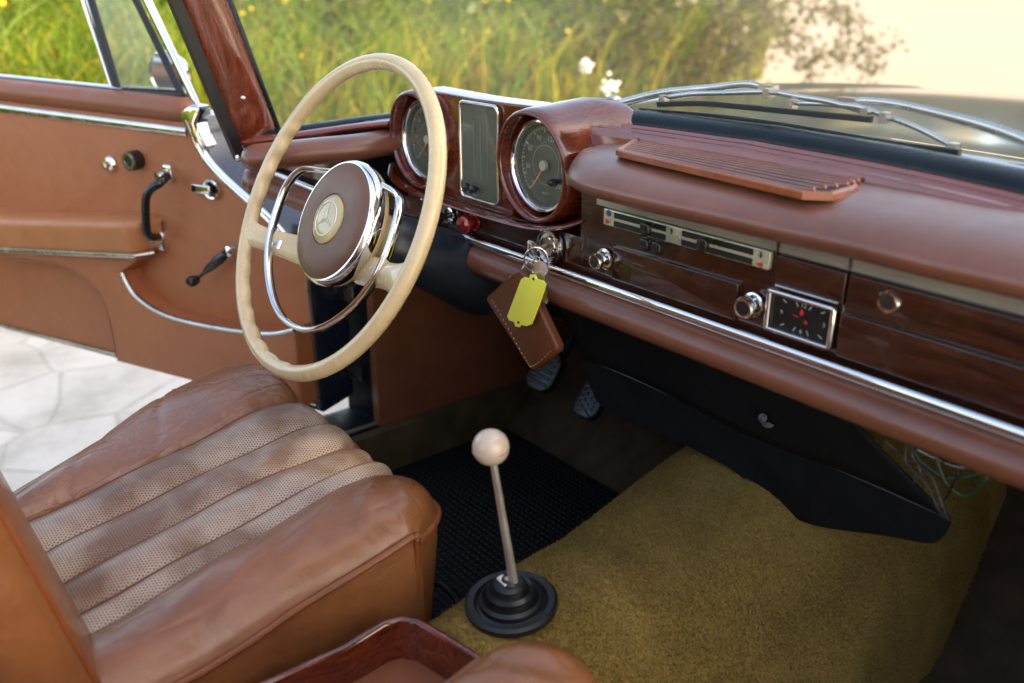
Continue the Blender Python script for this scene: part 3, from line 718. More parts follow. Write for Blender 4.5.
# --- keys
YK = .655
kr = empty('key_ring', tuple(PY(545,262,YK)), None)
tag(kr, 'steel ring of keys hanging from the ignition lock', 'keys')
m = MB(); c = PY(544,257,.672)
ringn = np.array((.75,-.6,-.1)); bx, by, bz = basis(ringn)
m.add(*tube([PY(536,260,.664)+bx*.014*math.cos(t)+by*.016*math.sin(t) for t in np.linspace(0,2*math.pi,40,endpoint=False)], .0010, 8, closed=True)); m.build('ring', 'chrome', kr)
m = MB(); m.add(*prism(rrect(-.0105,.0105,-.012,.010,.007), (-.222,.672,.5895), np.array((.15,-.75,.45))/np.linalg.norm((.15,-.75,.45)), ZA, XA, .002, .0005)); m.add(*boxv((-.2185,.690,.590), YA, XA, ZA, .024, .002, .006)); m.build('key', 'chrome_worn', kr)
def flatkey(p0, p1, w, mat='chrome_worn'):
    p0, p1 = np.array(p0), np.array(p1); ax = (p1-p0); L = np.linalg.norm(ax); ax /= L; nrm = np.array((.5,-.85,.1)); ay = np.cross(nrm, ax); ay /= np.linalg.norm(ay); az = np.cross(ax, ay)
    hd = [(0.000+.008*(1-math.cos(t)), w*math.sin(t)) for t in np.linspace(0.6, 2*math.pi-.6, 14)]
    poly = [(.016,-.0035),(L-.004,-.0035),(L,0),(L-.004,.003),(L-.01,.0015),(L-.014,.0032),(L-.02,.0018),(L-.026,.0034),(.016,.0035)]
    poly += [(.008+.0095*math.cos(t), w*math.sin(t)) for t in np.linspace(.5, 2*math.pi-.5, 14)]
    mm = MB(); mm.add(*prism(poly, p0, ax, ay, az, .0018)); return mm
flatkey(PY(540,262,.652), PY(547,304,.652), .009).build('key', 'chrome_worn', kr)
flatkey(PY(543,264,.657), PY(541,300,.657), .008).build('key', 'steel', kr)
m = MB(); m.add(*tube(spline([PY(528,262,.66), PY(523,268,.655), PY(519,276,.652)], 6), .0016, 8)); m.add(*tube([PY(536,262,.655)+np.array((.006*math.cos(t),.003*math.sin(t),.010*math.sin(t)-.004)) for t in np.linspace(0,2*math.pi,24,endpoint=False)], .0008, 6, closed=True)); m.build('link', 'chrome_worn', kr)
YT = .640
def pxpoly(P_, y): return [(lambda q: (q[0], q[2]))(PY(a, b, y)) for a, b in P_]
tp = [(525,277),(530,278),(531,274.5),(536,274.5),(538,279),(544,280.5),(546.5,284),(545,291),(535,318),(532,324.5),(527,326),(522,324.5),(520,327),(516,326),(515,322),(510,320),(508,316),(511,308),(520,284),(522,279)]
v, f = prism(pxpoly(tp, YT), (0,YT,0), XA, ZA, -YA, .0018, .0006); tg = mesh('key_tag', v, f, 'yellow_tag', None, sharp=30); tag(tg, 'blank yellow plastic tag hanging from the ignition keys', 'key tag')
m = MB()
for a, b in ((533.5,279),(518.5,322.5)):
    m = MB(); m.add(*lathe([(.0019,0),(.0018,.0003),(.0001,.0003)], PY(a,b,YT-.0018), -YA, 14)); m.build('tag_hole', 'black_ink', tg)
lp = [(486,300),(487,296),(504,281),(512,274),(520,270),(528,280),(540,310),(557,346),(557,352),(535,370),(531,370),(526,364),(505,330)]
v, f = prism(pxpoly(lp, .648), (0,.658,0), XA, ZA, -YA, .011, .004); lc = mesh('key_case', v, f, 'case_leather', None, sharp=60); tag(lc, 'tan leather key case hanging behind the yellow tag', 'key case')
m = MB(); m.add(*tube([PY(a,b,.652) for a,b in ((531,290),(543,318),(556,347))], .0008, 6)); m.add(*tube([PY(a,b,.6475) for a,b in ((528,292),(540,320),(552,350))], .0006, 6)); m.build('seam', 'piping_leather', lc)
m = MB(); edge = [np.array(PY(a,b,.6465)) for a,b in ((492,300),(508,328),(526,360),(533,366),(552,350))]
pp = spline(edge, 14)
for k in range(0, len(pp)-1, 2): m.add(*tube([pp[k], pp[k]*.35+pp[k+1]*.65], .00045, 5))
m.build('stitching', 'emblem_cream', lc)
m = MB(); m.add(*lathe([(.003,0),(.003,.002),(.0001,.003)], PY(511,276,.646), -YA, 12)); m.build('stud', 'old_steel', lc)
# --- windscreen pillar left (and right, with the roof)
def pillar(sx):
    e = empty('windscreen_pillar', (.72*sx,.56,.67), car)
    secs = []
    def ring(y0, y1, z, xi, xo):
        # inner face xi at car inside, y0 rear edge, y1 front edge
        return [(xi*sx,y0+.006,z),(xi*sx+.004*sx*-1,(y0+y1)/2,z),(xi*sx,y1-.006,z),((xi+.006)*sx,y1,z),((xo)*sx,y1+.01,z),((xo)*sx,y0+.01,z),((xi+.008)*sx,y0,z)]
    rings = []
    for k in range(9):
        t = k/8; z = .640+t*(1.19-.640); b = .563-(z-.666)*.335
        rings.append(ring(b-.038, b+.033, z, .720-.05*t, .755-.05*t))
    vs = [v for r_ in rings for v in r_]; n7 = 7
    fs = [(i*n7+k, i*n7+(k+1)%n7, (i+1)*n7+(k+1)%n7, (i+1)*n7+k) for i in range(8) for k in range(n7)] + [tuple(range(7))]
    o = mesh('veneer_cover', vs, fs, 'wood_pillar', e, sharp=80)
    o.modifiers.new('b', 'SUBSURF').levels = 2; o.modifiers['b'].render_levels = 2
    p = [((.728-.05*t)*sx, .563-(z-.666)*.335+.036, z) for t, z in ((k/8, .66+k/8*.53) for k in range(9))]
    m = MB(); m.add(*sweep(p, circ(.0045,10), up=XA)); m.build('glass_seal', 'seal_rubber', e)
    p = [((.730-.05*t)*sx, .563-(z-.666)*.335-.041, z) for t, z in ((k/8, .64+k/8*.55) for k in range(9))]
    m = MB(); m.add(*sweep(p, [(-.006,-.008),(.006,-.008),(.008,.010),(-.006,.008)], up=XA)); m.build('door_seal', 'black_rubber', e)
    m = MB(); m.add(*lathe([(.0034,-.002),(.003,.0008),(.0001,.0018)], tuple(PX(243,98,-.709)*np.array((-sx,1,1))), (-sx,-.35,.1), 14)); m.build('screw', 'chrome', e); m = MB(); m.add(*lathe([(.0045,-.002),(.004,.001),(.0001,.0015)], tuple(PX(238,158,-.718)*np.array((-sx,1,1))), (-sx,-.35,.1), 14)); m.build('screw', 'chrome', e)
    # body metal outside
    p = [((.765-.05*t)*sx, .578-(z-.666)*.335, z) for t, z in ((k/8, .62+k/8*.57) for k in range(9))]
    m = MB(); m.add(*sweep(p, circ(.028,12,.035), up=XA)); m.build('outer_post', 'body_paint', e)
pillar(-1); pillar(1)
# --- open top: windscreen header rail and the folded hood behind the seats
m = MB(); m.add(*sweep([(x, yb(0)*0+.355-.05*(x/.67)**2, 1.185-.01*(x/.67)**2) for x in np.linspace(-.68,.68,20)], circ(.030,12,.018), up=ZA)); m.build('windscreen_header', 'wood_pillar', car)
v_, f_, uv = grid(lambda u, v: ((u*2-1)*.66, -1.62+.20*math.cos(v*math.pi)+.0*u+(abs(u*2-1)**4)*.08, .60+(.14+.018*math.sin(v*14+u*5))*math.sin(v*math.pi)*(1-.3*abs(u*2-1)**4)), 30, 24); mesh('folded_hood', v_, f_, 'headliner', car)
# rear quarter panels, parcel shelf and rear body, closing the cabin behind
def rearwall(sx):
    m = MB(); m.add(*prism([(-1.0,-.05),(-.55,-.05),(-.55,.60),(-1.0,.62),(-2.6,.60),(-2.6,-.05)], (.70*sx,0,0), YA, ZA, XA*sx, .10, .02)); m.build('rear_quarter', 'body_paint', car)
rearwall(-1); rearwall(1)
m = MB(); m.add(*boxv((0,-1.45,.58), XA, YA, ZA, 1.38, .5, .03)); m.build('rear_shelf', 'headliner', car, smooth=False)
m = MB(); m.add(*prism(rrect(-.62,.62,.2,.62,.05), (0,-1.05,0), XA, ZA, YA, .12, .04)); m.add(*prism(rrect(-.62,.62,.12,.3,.04), (0,-1.0,0), XA, ZA, YA, .42, .04)); m.build('rear_bench', 'seat_leather', car)
# --- floor, sills, firewall, side panels
v_, f_, uv = grid(lambda u, v: (lambda y: (-.70+1.4*u, y, (.06 if y < .98 else .06+(y-.98)*.9)))(-1.2+v*2.55), 20, 60); mesh('floor', v_, f_, 'floor_carpet_dark', car)
m = MB(); m.add(*boxv((0,1.20,.34), XA, YA, ZA, 1.4, .03, .60)); m.build('bulkhead', 'floor_carpet_dark', car, smooth=False)
m = MB(); m.add(*boxv((0,1.03,.635), XA, YA, ZA, 1.36, .36, .012)); m.build('under_cowl_panel', 'panel_black', car, smooth=False)
for sx in (-1, 1):
    m = MB(); m.add(*prism([(.715,.15),(1.20,.15),(1.20,.62),(.715,.56)], (.685*sx,0,0), YA, ZA, XA*sx, .02, .004)); m.build('kick_panel', 'kick_leather', car)
    sl_ = empty('door_sill', (.72*sx,.2,.15), car)
    m = MB(); m.add(*boxv((.74*sx,-.05,.10), XA, YA, ZA, .12, 2.4, .09)); m.build('sill_body', 'dark_paint', sl_, smooth=False)
    m = MB(); m.add(*prism(rrect(-.045,.045,-.60,.71,.004), (.735*sx,0,.146), XA, YA, ZA, .008, .003)); m.build('scuff_plate', 'black_rubber', sl_)
    m = MB(); m.add(*tube([(.69*sx,-.60,.157),(.69*sx,.71,.157)], .004, 8)); m.build('sill_trim', 'steel', sl_)
    m = MB(); m.add(*boxv((.672*sx,.05,.108), XA, YA, ZA, .02, 2.2, .088)); m.build('sill_carpet', 'sill_carpet', sl_, smooth=False)
# hinge post at the front of the driver door opening
hp_ = empty('hinge_post', (-.73,.72,.3), car)
m = MB(); m.add(*boxv((-.768,.755,.37), XA, YA, ZA, .115, .05, .50)); m.build('post', 'panel_black', hp_, smooth=False)
m = MB(); m.add(*boxv((-.706,.726,.36), XA, YA, ZA, .016, .012, .42)); m.build('post_trim', 'kick_leather', hp_, smooth=False)
m = MB(); m.add(*tube([(-.694,.722,.155),(-.694,.722,.57)], .005, 10)); m.build('post_seal', 'steel', hp_)
m = MB(); m.add(*boxv((-.775,.700,.385), np.array((.918,.396,0)), np.array((-.396,.918,0)), ZA, .075, .012, .028)); m.add(*tube([(-.80,.695,.36),(-.80,.695,.41)], .009, 12)); m.build('door_hinge', 'old_steel', hp_)
m = MB(); m.add(*boxv((-.775,.705,.235), np.array((.918,.396,0)), np.array((-.396,.918,0)), ZA, .075, .012, .028)); m.add(*tube([(-.80,.70,.21),(-.80,.70,.26)], .009, 12)); m.build('door_hinge', 'old_steel', hp_)
# --- transmission tunnel carpet
def tun(u, v):
    y = -.5+v*1.68
    hz = interp(y, [(-.5,.16),(.378,.20),(.394,.303),(.45,.310),(.62,.318),(.80,.335),(1.0,.37),(1.18,.41)])
    wt = interp(y, [(-.5,.07),(.3,.075),(.45,.085),(.8,.155),(1.0,.19),(1.18,.21)]); wb = interp(y, [(-.5,.11),(.3,.12),(.5,.15),(.8,.20),(1.0,.195),(1.18,.17)])
    s = u*2-1; a = abs(s)
    sgx = 1 if s > 0 else -1
    e = 2.6
    # superellipse profile
    th = (1-a)*math.pi/2; cx_ = math.cos(th)**(2/e); cz_ = math.sin(th)**(2/e)
    x = sgx*cx_*(wb-(wb-wt)*cz_**1.5*.75); z = .062+(hz-.062)*cz_
    z += (.008*math.sin(x*15+y*8)+.006*math.sin(y*15-x*11+1)+.0025*math.sin(x*47+y*23))*cz_*min(1,max(0,(y-.50)/.12))
    return (x+.01*(y > .5)*(y-.5), y, z)
v_, f_, uv = grid(tun, 64, 90)
TV = np.array(v_, float); TF = np.array(f_); r_ = np.random.default_rng(77)
q0, q1, q3 = TV[TF[:,0]], TV[TF[:,1]], TV[TF[:,3]]; nn_ = np.cross(q1-q0, q3-q0); ar_ = np.linalg.norm(nn_, axis=1); nn_ /= ar_[:,None]+1e-12; nn_[nn_[:,2] < 0] *= -1
vis = (TV[TF[:,0]][:,1] > .36) & (TV[TF[:,0]][:,1] < 1.12); ar_ = ar_*vis
NTUFT = 230000
fi = r_.choice(len(TF), NTUFT, p=ar_/ar_.sum()); a1, b1 = r_.random((NTUFT,1)), r_.random((NTUFT,1))
P0 = q0[fi]+(q1-q0)[fi]*a1+(q3-q0)[fi]*b1; nf = nn_[fi]
nap = np.stack([np.sin(P0[:,0]*9+P0[:,1]*5), np.cos(P0[:,1]*8-P0[:,0]*4), np.zeros(NTUFT)], 1)*.5
tip = P0+nf*(.0014+.0014*r_.random((NTUFT,1)))+(r_.normal(size=(NTUFT,3))*.0013+nap*.0016)
sd_ = r_.normal(size=(NTUFT,3)); sd_ /= np.linalg.norm(sd_, axis=1)[:,None]; sd_ *= .0007
allv = np.concatenate([TV, np.stack([P0-sd_, P0+sd_, tip], 1).reshape(-1,3)]); base_i = len(TV)
tr_ = (np.arange(NTUFT*3)+base_i).reshape(-1,3)
me = bpy.data.meshes.new('tunnel_carpet'); me.vertices.add(len(allv)); me.vertices.foreach_set('co', allv.ravel())
nl = len(TF)*4+NTUFT*3; me.loops.add(nl); me.loops.foreach_set('vertex_index', np.concatenate([TF.ravel(), tr_.ravel()]).astype(np.int32))
me.polygons.add(len(TF)+NTUFT); me.polygons.foreach_set('loop_start', np.concatenate([np.arange(len(TF))*4, len(TF)*4+np.arange(NTUFT)*3]).astype(np.int32))
me.polygons.foreach_set('loop_total', np.concatenate([np.full(len(TF),4), np.full(NTUFT,3)]).astype(np.int32)); me.update(calc_edges=True); me.validate(); me.materials.append(M['tunnel_carpet'])
tco = bpy.data.objects.new('tunnel_carpet', me); col.objects.link(tco); tco['_w'] = (0.,0.,0.); setp(tco, car)
bindp = [tun(1.0, v) for v in np.linspace(.5, 1, 60)]; m = MB(); m.add(*tube([(p[0]+.002, p[1], p[2]+.004) for p in bindp], .004, 8)); m.build('carpet_binding', 'sill_carpet', car)
v_, f_, uv = grid(lambda u, v: (-.66+.54*u, .30+v*.68, .072), 4, 4); mesh('floor_mat', v_, f_, 'mat_rubber', car)
v_, f_, uv = grid(lambda u, v: (.25+.42*u, .35+v*.62+.02*math.sin(u*3), .070+.003*math.sin(u*9+v*7)), 16, 16); mesh('passenger_floor_mat', v_, f_, 'floor_carpet_dark', car)
# --- gear lever
gl_ = empty('gear_lever', (0,.459,.31), car)
k0 = np.array((0.0,.437,.497)); k1 = np.array((.003,.462,.335))
m = MB(); m.add(*lathe([(.0170*math.sin(t), -.0170*math.cos(t)) for t in np.linspace(0.02, math.pi-.02, 24)], k0, (k0-k1), 36)); m.build('knob', 'ivory_ball', gl_)
bx_, by_, bz_ = basis(k0-k1)
m = MB(); m.add(*tube([k0+(bx_*math.cos(t)+by_*math.sin(t))*.01697-bz_*.001 for t in np.linspace(0, 2*math.pi, 48, endpoint=False)], .00025, 5, closed=True)); m.build('knob_seam', 'old_steel', gl_)
m = MB(); m.add(*tube([k0-(k0-k1)*.08, k0*.5+k1*.5, k1], .0036, 14, scale=[.9,1.1,1.35])); m.build('rod', 'brushed_band', gl_)
bc = np.array((-.001,.462,.3055))
m = MB(); m.add(*lathe([(a*.87,b) for a,b in [(.053,.004),(.0535,.010),(.050,.0125),(.043,.012),(.040,.008),(.037,.009),(.0365,.014),(.033,.017),(.029,.014),(.027,.018),(.028,.023),(.025,.027),(.020,.024),(.018,.027),(.0185,.031),(.015,.034),(.011,.034),(.009,.037),(.006,.039)]], bc, (0,-.08,1), 44)); m.build('boot', 'black_rubber', gl_)
m = MB(); m.add(*prism([(-.006,-.005),(.008,-.006),(.010,.003),(.001,.007),(-.007,.002)], bc+np.array((-.004,-.006,.034)), XA, YA, ZA, .002)); m.build('torn_patch', 'white_paint', gl_, smooth=False)
# --- under-dash flap
ud = empty('parcel_panel', (0,.78,.41), car)
fold = [PY(a,b,.78) for a,b in ((590,356),(700,400),(800,446),(900,495),(950,521))]
zf = .415
x0, x1 = fold[0][0], fold[-1][0]
def ufold(s): return x0+(x1-x0)*s
sc_px = [(583,366),(592,388),(602,402),(640,424),(700,450),(735,466),(755,488),(785,512),(820,524),(870,534),(925,540),(945,532),(951,523)]
lowc = []
for a, b in sc_px:
    lowc.append(onplane(a, b, (0,.78,zf), (0,1,.28)))
lowc = spline(lowc, 4); lowc = [p+np.array((0,.0,.003*math.sin(i*.55)+.002*math.sin(i*.23+1))) for i, p in enumerate(lowc)]
vs = []; fs = []
for i, p in enumerate(lowc):
    xx = min(max(p[0], x0), x1); vs += [(xx, .78, zf), ((xx+p[0])/2, (.78+p[1])/2, (zf+p[2])/2), tuple(p)]
for i in range(len(lowc)-1):
    for k in range(2): fs.append((i*3+k, i*3+k+1, (i+1)*3+k+1, (i+1)*3+k))
o = mesh('lower_flap', vs, fs, 'panel_black', ud, smooth=False); md = o.modifiers.new('s', 'SOLIDIFY'); md.thickness = .003
v_, f_, uv = grid(lambda u, v: (ufold(u)-(.02+(.10)*max(0,u-.6)/.4)*v, .78-.055*v, zf+.11*v+.004*math.sin(u*9)), 30, 6); o = mesh('upper_flap', v_, f_, 'panel_black', ud); md = o.modifiers.new('s', 'SOLIDIFY'); md.thickness = .003
m = MB(); m.add(*sweep([(x0,.779,zf+.001),(x1,.779,zf+.001)], circ(.0022,8), up=ZA)); m.build('fold_edge', 'black_rubber', ud)
p = PY(763,420,.752); m = MB(); m.add(*lathe([(.010,0),(.009,.003),(.003,.004),(.003,.013),(.005,.015),(.005,.018),(.0001,.019)], p+np.array((0,.012,-.004)), (0.1,-.85,.45), 16)); m.build('turn_catch', 'dull_steel', ud)
v_, f_, uv = grid(lambda u, v: (-.62+1.3*u, .715+.10*v, .53-.0*v), 4, 2); mesh('dash_underside', v_, f_, 'panel_black', dash)
# wires
wr_ = empty('wiring', (.33,.80,.42), car)
for pts, mt in (([(884,440),(898,452),(915,462),(932,478),(942,505),(949,520)],'wire_grey'), ([(912,446),(922,462),(948,478),(978,474),(1000,462)],'wire_green'), ([(908,440),(906,462),(925,482),(938,508),(947,518)],'wire_grey'), ([(935,452),(946,482),(966,496),(985,480),(992,462)],'wire_green'), ([(900,440),(930,456),(962,468),(990,462)],'old_steel'), ([(915,440),(912,455),(920,470),(914,482)],'wire_grey'), ([(950,450),(958,470),(950,490),(944,500)],'black_plastic')):
    m = MB(); m.add(*tube(spline([PY(a,b,.755+.004*math.sin(i*2+a)) for i,(a,b) in enumerate(pts)], 6), .0013, 6)); m.build('wire', mt, wr_)
# --- pedals
def pedal(px, py, y, w, h, patt):
    c = PY(px, py, y); e = empty('pedal', tuple(c), car)
    ax = XA; nn = np.array((0,-.82,.57)); ay = np.cross(nn, ax)*-1; ay = np.array((0,.57,.82))
    v, f = prism(rrect(-w/2,w/2,-h/2,h/2,w*.35,6), c, ax, ay, nn, .014, .004); mesh('pedal_pad', v, f, 'black_rubber', e)
    m = MB()
    for k in range(5):
        hh = (k-2)*h/6.5
        if patt: m.add(*tube([c+ax*(-w*.33)+ay*(hh-.008)+nn*.0145, c+ax*(w*.33)+ay*(hh+.010)+nn*.0145], .0018, 6)); m.add(*tube([c+ax*(-w*.33)+ay*(hh+.010)+nn*.0145, c+ax*(w*.33)+ay*(hh-.008)+nn*.0145], .0018, 6))
        else: m.add(*tube([c+ax*(-w*.38)+ay*hh+nn*.0145, c+ax*(w*.38)+ay*hh+nn*.0145], .0025, 6))
    m.build('pedal_ribs', 'black_rubber', e)
    m = MB(); m.add(*tube(spline([c, c+np.array((0,.06,.06)), c+np.array((0,.12,.28))], 6), .008, 8)); m.build('pedal_arm', 'panel_black', e)
pedal(548,372,.93,.062,.075,0); pedal(594,400,.96,.055,.07,1)
# --- console tray
ct = empty('console_tray', (0,.3,.2), car)
oc = [PZ(300,683,.307), PZ(345,648,.307), PZ(383,624,.307), PZ(400,619,.307), PZ(418,622,.307), PZ(450,641,.307), PZ(482,661,.307)]
oc = [np.array((-.075,.12,.292)), np.array((-.068,.20,.298))] + oc[1:] + [np.array((.060,.385,.305)), np.array((.072,.36,.303)), np.array((.078,.26,.300)), np.array((.078,.12,.292))]
vs, fs = sweep(oc, [(-.004,-.085),(.004,-.085),(.0045,-.001),(.003,.0025),(0,.0035),(-.003,.0025),(-.0045,-.001)], closed=True, up=ZA); mesh('tray_wall', vs, fs, 'wood_hood', ct, sharp=50)
v_, f_, uv = grid(lambda u, v: (-.068+.144*u, .12+v*.262, .262+.016*math.sin(math.pi*u)*math.sin(math.pi*min(1,v*1.05))), 20, 20); mesh('tray_cushion', v_, f_, 'door_leather_dark', ct)
# --- seats
def make_seat(name, mirror, dx, dy, lab, dz=0.0):
    """driver geometry; mirror for the passenger side"""
    e = empty(name, ((-.36 if not mirror else .36)+dx*0, .25+dy, .1), car); e['label'] = lab
    def T(p):
        x, y, z = p
        return ((-x if mirror else x)+dx, y+dy, z+dz)
    PR = spline([(y,z,0) for y,z in [(-.06,.300),(.05,.316),(.12,.330),(.2,.346),(.3,.364),(.37,.377),(.41,.382),(.438,.380),(.453,.371),(.460,.355),(.461,.33),(.452,.26),(.440,.18),(.428,.11)]], 5)
    L = [0]
    for i in range(1, len(PR)): L.append(L[-1]+float(np.linalg.norm(PR[i]-PR[i-1])))
    NP = len(PR)-1
    seams0 = [-.438,-.357,-.292,-.238,-.200]
    def seam_x(i, y): return seams0[i] + (.0045*math.sin(y*11+i*1.7)+.002*math.sin(y*29+i))*(1 if 0 < i < 4 else .0)
    BZ = [(-.640,-.075),(-.634,-.045),(-.622,-.022),(-.600,-.004),(-.570,.007),(-.53,.012),(-.49,.011),(-.455,.004),(-.438,-.003),(-.40,-.001),(-.357,-.003),(-.3,-.003),(-.238,-.003),(-.200,.000),(-.175,.009),(-.150,.012),(-.130,.008),(-.113,-.003),(-.104,-.015),(-.100,-.024)]
    def surf(x, k):
        k = min(max(k, 0), NP); i = min(int(k), NP-1); t = k-i; p = PR[i]*(1-t)+PR[i+1]*t
        y, z = p[0], p[1]
        j0, j1 = max(i-1,0), min(i+2,NP); tg = PR[j1]-PR[j0]; tg /= np.linalg.norm(tg); ny, nz = -tg[1], tg[0]
        d = sinterp(x, BZ)
        dm = min(abs(x-seam_x(i_, y)) for i_ in range(5)); d += .0028*math.sin(y*17+x*21)*math.sin(x*33+1.3)+.0015*math.sin(y*41-x*25)
        if -.445 < x < -.195:
            d += .0085*(1-math.exp(-(dm/.015)**2)) - .0045*math.exp(-(dm/.0032)**2)
        elif dm < .02: d -= .004*math.exp(-(dm/.005)**2)
        # wrinkles in the bolsters
        if x > -.2: d += (.0016*math.sin(y*150+x*90)*math.exp(-((y-.40)/.06)**2)+.0013*math.sin(y*95+x*120+1)*math.exp(-((y-.27)/.09)**2))*max(0, 1-abs(x+.15)/.06)
        if x < -.44: d += .0025*(-math.exp(-((y-.30+(x+.53)*.35)/.006)**2)-.7*math.exp(-((y-.20+(x+.53)*.5)/.008)**2)) + .002*math.sin(x*40+y*22)
        if x < -.445 or x > -.195:
            n1_ = mnoise.noise((x*20+3, y*9+x*16, 2.3)); n2_ = mnoise.noise((x*34-y*22, y*26+x*10, 7.7)); m1_ = max(0, min(1, .5+2.2*mnoise.noise((x*7, y*7, 1.1)))); m2_ = max(0, min(1, .4+2.5*mnoise.noise((x*9, y*9, 5.1))))
            d += -.0015*m1_*math.exp(-(n1_/.035)**2) - .0008*m2_*math.exp(-(n2_/.06)**2) + .0013*mnoise.noise((x*13, y*10, 9.))
        # corners round off towards the front
        fr_ = max(0, (y-.40)/.07)
        edge = 0
        if x > -.16: edge = ((x+.16)/.06)**2
        if x < -.56: edge = ((-.56-x)/.08)**2
        yy_ = y+ny*d-edge*fr_*.028; zz_ = z+nz*d - (0 if fr_ <= 0 else 0)
        if x < -.438:
            tp_ = sinterp(y, [(-.06,.25),(.0,.30),(.13,.46),(.25,.73),(.36,.95),(.47,.93)]); x = -.438+(x+.438)*tp_
        return (x, yy_, zz_)
    def piece(nm, xa, xb, nx, mat, k0=0, k1=NP, sharp=60):
        nk = int((k1-k0)*3.2)
        vs, fs, uv = grid(lambda u, v: T(surf(xa+(xb-xa)*u, k0+(k1-k0)*v)), nx, nk)
        uvm = []
        for a, b in uv:
            k = k0+(k1-k0)*b; i = min(int(k), NP-1); uvm.append(((xa+(xb-xa)*a), L[i]+(k-i)*(L[i+1]-L[i])))
        return mesh(nm, vs, fs, mat, e, uvs=uvm, sharp=sharp)
    piece('cushion_bolster', -.640, -.438, 96, 'seat_leather_worn')
    piece('cushion_insert', -.438, -.200, 110, 'seat_perforated')
    piece('cushion_bolster', -.200, -.100, 56, 'seat_leather')
    # side panels, from the piping down
    for xa, sg in ((-.100, 1), (-.640, -1)):
        def sd(u, v):
            x, y, z = surf(xa, u*NP*.80); zb_ = .10
            q = min(1, (z-zb_)/.25); bul = .010*math.sin(math.pi*min(1, v*1.0))
            return T((xa+sg*(bul+.002)-sg*.012*v, y-.010*v*(y > .42), z+(zb_-z)*v))
        vs, fs, uv = grid(sd, 60, 14); mesh('cushion_side', vs, fs, 'seat_leather', e)
        pp = [T((xa+sg*.003, *surf(xa, k)[1:])) for k in np.linspace(0, NP*.86, 90)]
        m = MB(); m.add(*tube(pp, .0036, 8)); m.build('piping', 'piping_leather', e)
    kf = max(k for k in np.linspace(0, NP, 200) if surf(-.15, k)[2] > .352)
    pp = [T((lambda q: (q[0], q[1]+.002, q[2]))(surf(x, kf))) for x in np.linspace(-.636, -.101, 60)]
    m = MB(); m.add(*tube(pp, .0036, 8)); m.build('piping', 'piping_leather', e)
    for i_ in range(4):
        pp = [(lambda q: T((q[0], q[1], q[2]+.0016)))(surf(seam_x(i_, PR[min(NP,int(k))][0]), k)) for k in np.linspace(2, NP*.8, 90)]
        m = MB(); m.add(*tube(pp, .0016, 6)); m.build('seam_piping', 'piping_leather', e)
    # backrest
    def bk(u, v, off=0.0):
        # v: 0..1 up the back, u around the section
        z = .245+v*.58; yf = .135-(z-.26)*.215-.05*max(0, v-.85)**2*10
        th = .105-.03*v; xo0, xo1 = -.615, -.098
        cxm_ = (xo0+xo1)/2; hw = (xo1-xo0)/2*(1-.05*v-.14*max(0, v-.8)**2*10); ym = yf-th/2
        a = 2*math.pi*u; e_ = 5.0
        ca, sa = math.cos(a), math.sin(a)
        x = cxm_+hw*(abs(ca)**(2/e_))*(1 if ca > 0 else -1); yv = ym+th/2*(abs(sa)**(2/3.0))*(1 if sa > 0 else -1)
        if sa > 0 and abs(x-cxm_) < hw*.5: yv -= .012*(math.cos((x-cxm_)/(hw*.5)*math.pi)+1)*.5
        top = 1 if v < .93 else math.sqrt(max(0, 1-((v-.93)/.07)**2))
        x = cxm_+(x-cxm_)*(.75+.25*top); yv = ym+(yv-ym)*max(.02, top)
        return T((x, yv, z))
    vs, fs, uv = grid(bk, 96, 50, closeu=True); mesh('backrest', vs, fs, 'seat_leather', e, sharp=80)
    for ua in (.095, .405):
        m = MB(); m.add(*tube([bk(ua, v) for v in np.linspace(0, .9, 40)], .0036, 8)); m.build('backrest_piping', 'piping_leather', e)
    m = MB(); m.add(*boxv(T((-.37,.18,.085)), XA, YA, ZA, .42, .46, .05)); m.build('seat_base', 'black_plastic', e, smooth=False)
make_seat('driver_seat', False, 0, 0, 'tan leather driver seat with worn perforated cushion')
make_seat('passenger_seat', True, .02, -.075, 'tan leather passenger seat, only its rounded front corner in view', .030)
m = MB(); m.add(*tube(spline([PZ(428,622,.12), PZ(430,590,.13), PZ(440,583,.14), PZ(456,598,.13), PZ(462,615,.12)], 6), .006, 8)); m.build('seat_lever', 'black_plastic', car)
# --- driver door, open
D0 = np.array((-.80,.62,0)); du = np.array((-.918211,-.396091,0)); dn = np.array((.396091,-.918211,0))
def DP(u, z, o=0.0): return D0+du*u+ZA*z+dn*o
def dpx(px, py, o=0.0):
    q = onplane(px, py, D0+dn*o, dn)-D0; return float(q@du), float(q[2])
door = empty('driver_door', tuple(DP(0,.4)), car)
curve = [(-.045,.187),(-.045,.30),(-.044,.40),(-.040,.444),(-.012,.486),(.025,.517),(.060,.541),(.095,.563),(.125,.584),(.150,.606),(.166,.630),(.172,.655),(.176,.672)]
cs = [(p[0], p[1]) for p in spline([(a,b,0) for a,b in curve], 5)]
out = cs + [(1.10,.690),(1.10,.187)]
v, f = prism(out, D0, du, ZA, dn, .004, .0015); mesh('door_card', v, f, 'door_leather', door, sharp=30)
v, f = prism([(a-.006,b) for a,b in cs]+[(1.11,.685),(1.11,.175),(-.05,.175)], D0-dn*.09, du, ZA, dn, .088, .004); mesh('door_shell', v, f, 'dark_paint', door, sharp=30)
# chrome along front edge
vs, fs = sweep([DP(a-.003,b,.004) for a,b in cs[15:]], circ(.0065,12,.008), up=dn, scale=[.6+.4*min(1,i/12)+.7*max(0,(i-34)/12) for i in range(len(cs[15:]))]); mesh('edge_chrome', vs, fs, 'chrome', door)
vs, fs = sweep([DP(a-.003,b,.003) for a,b in cs[:17]], circ(.0035,8), up=dn); mesh('edge_chrome', vs, fs, 'steel', door)
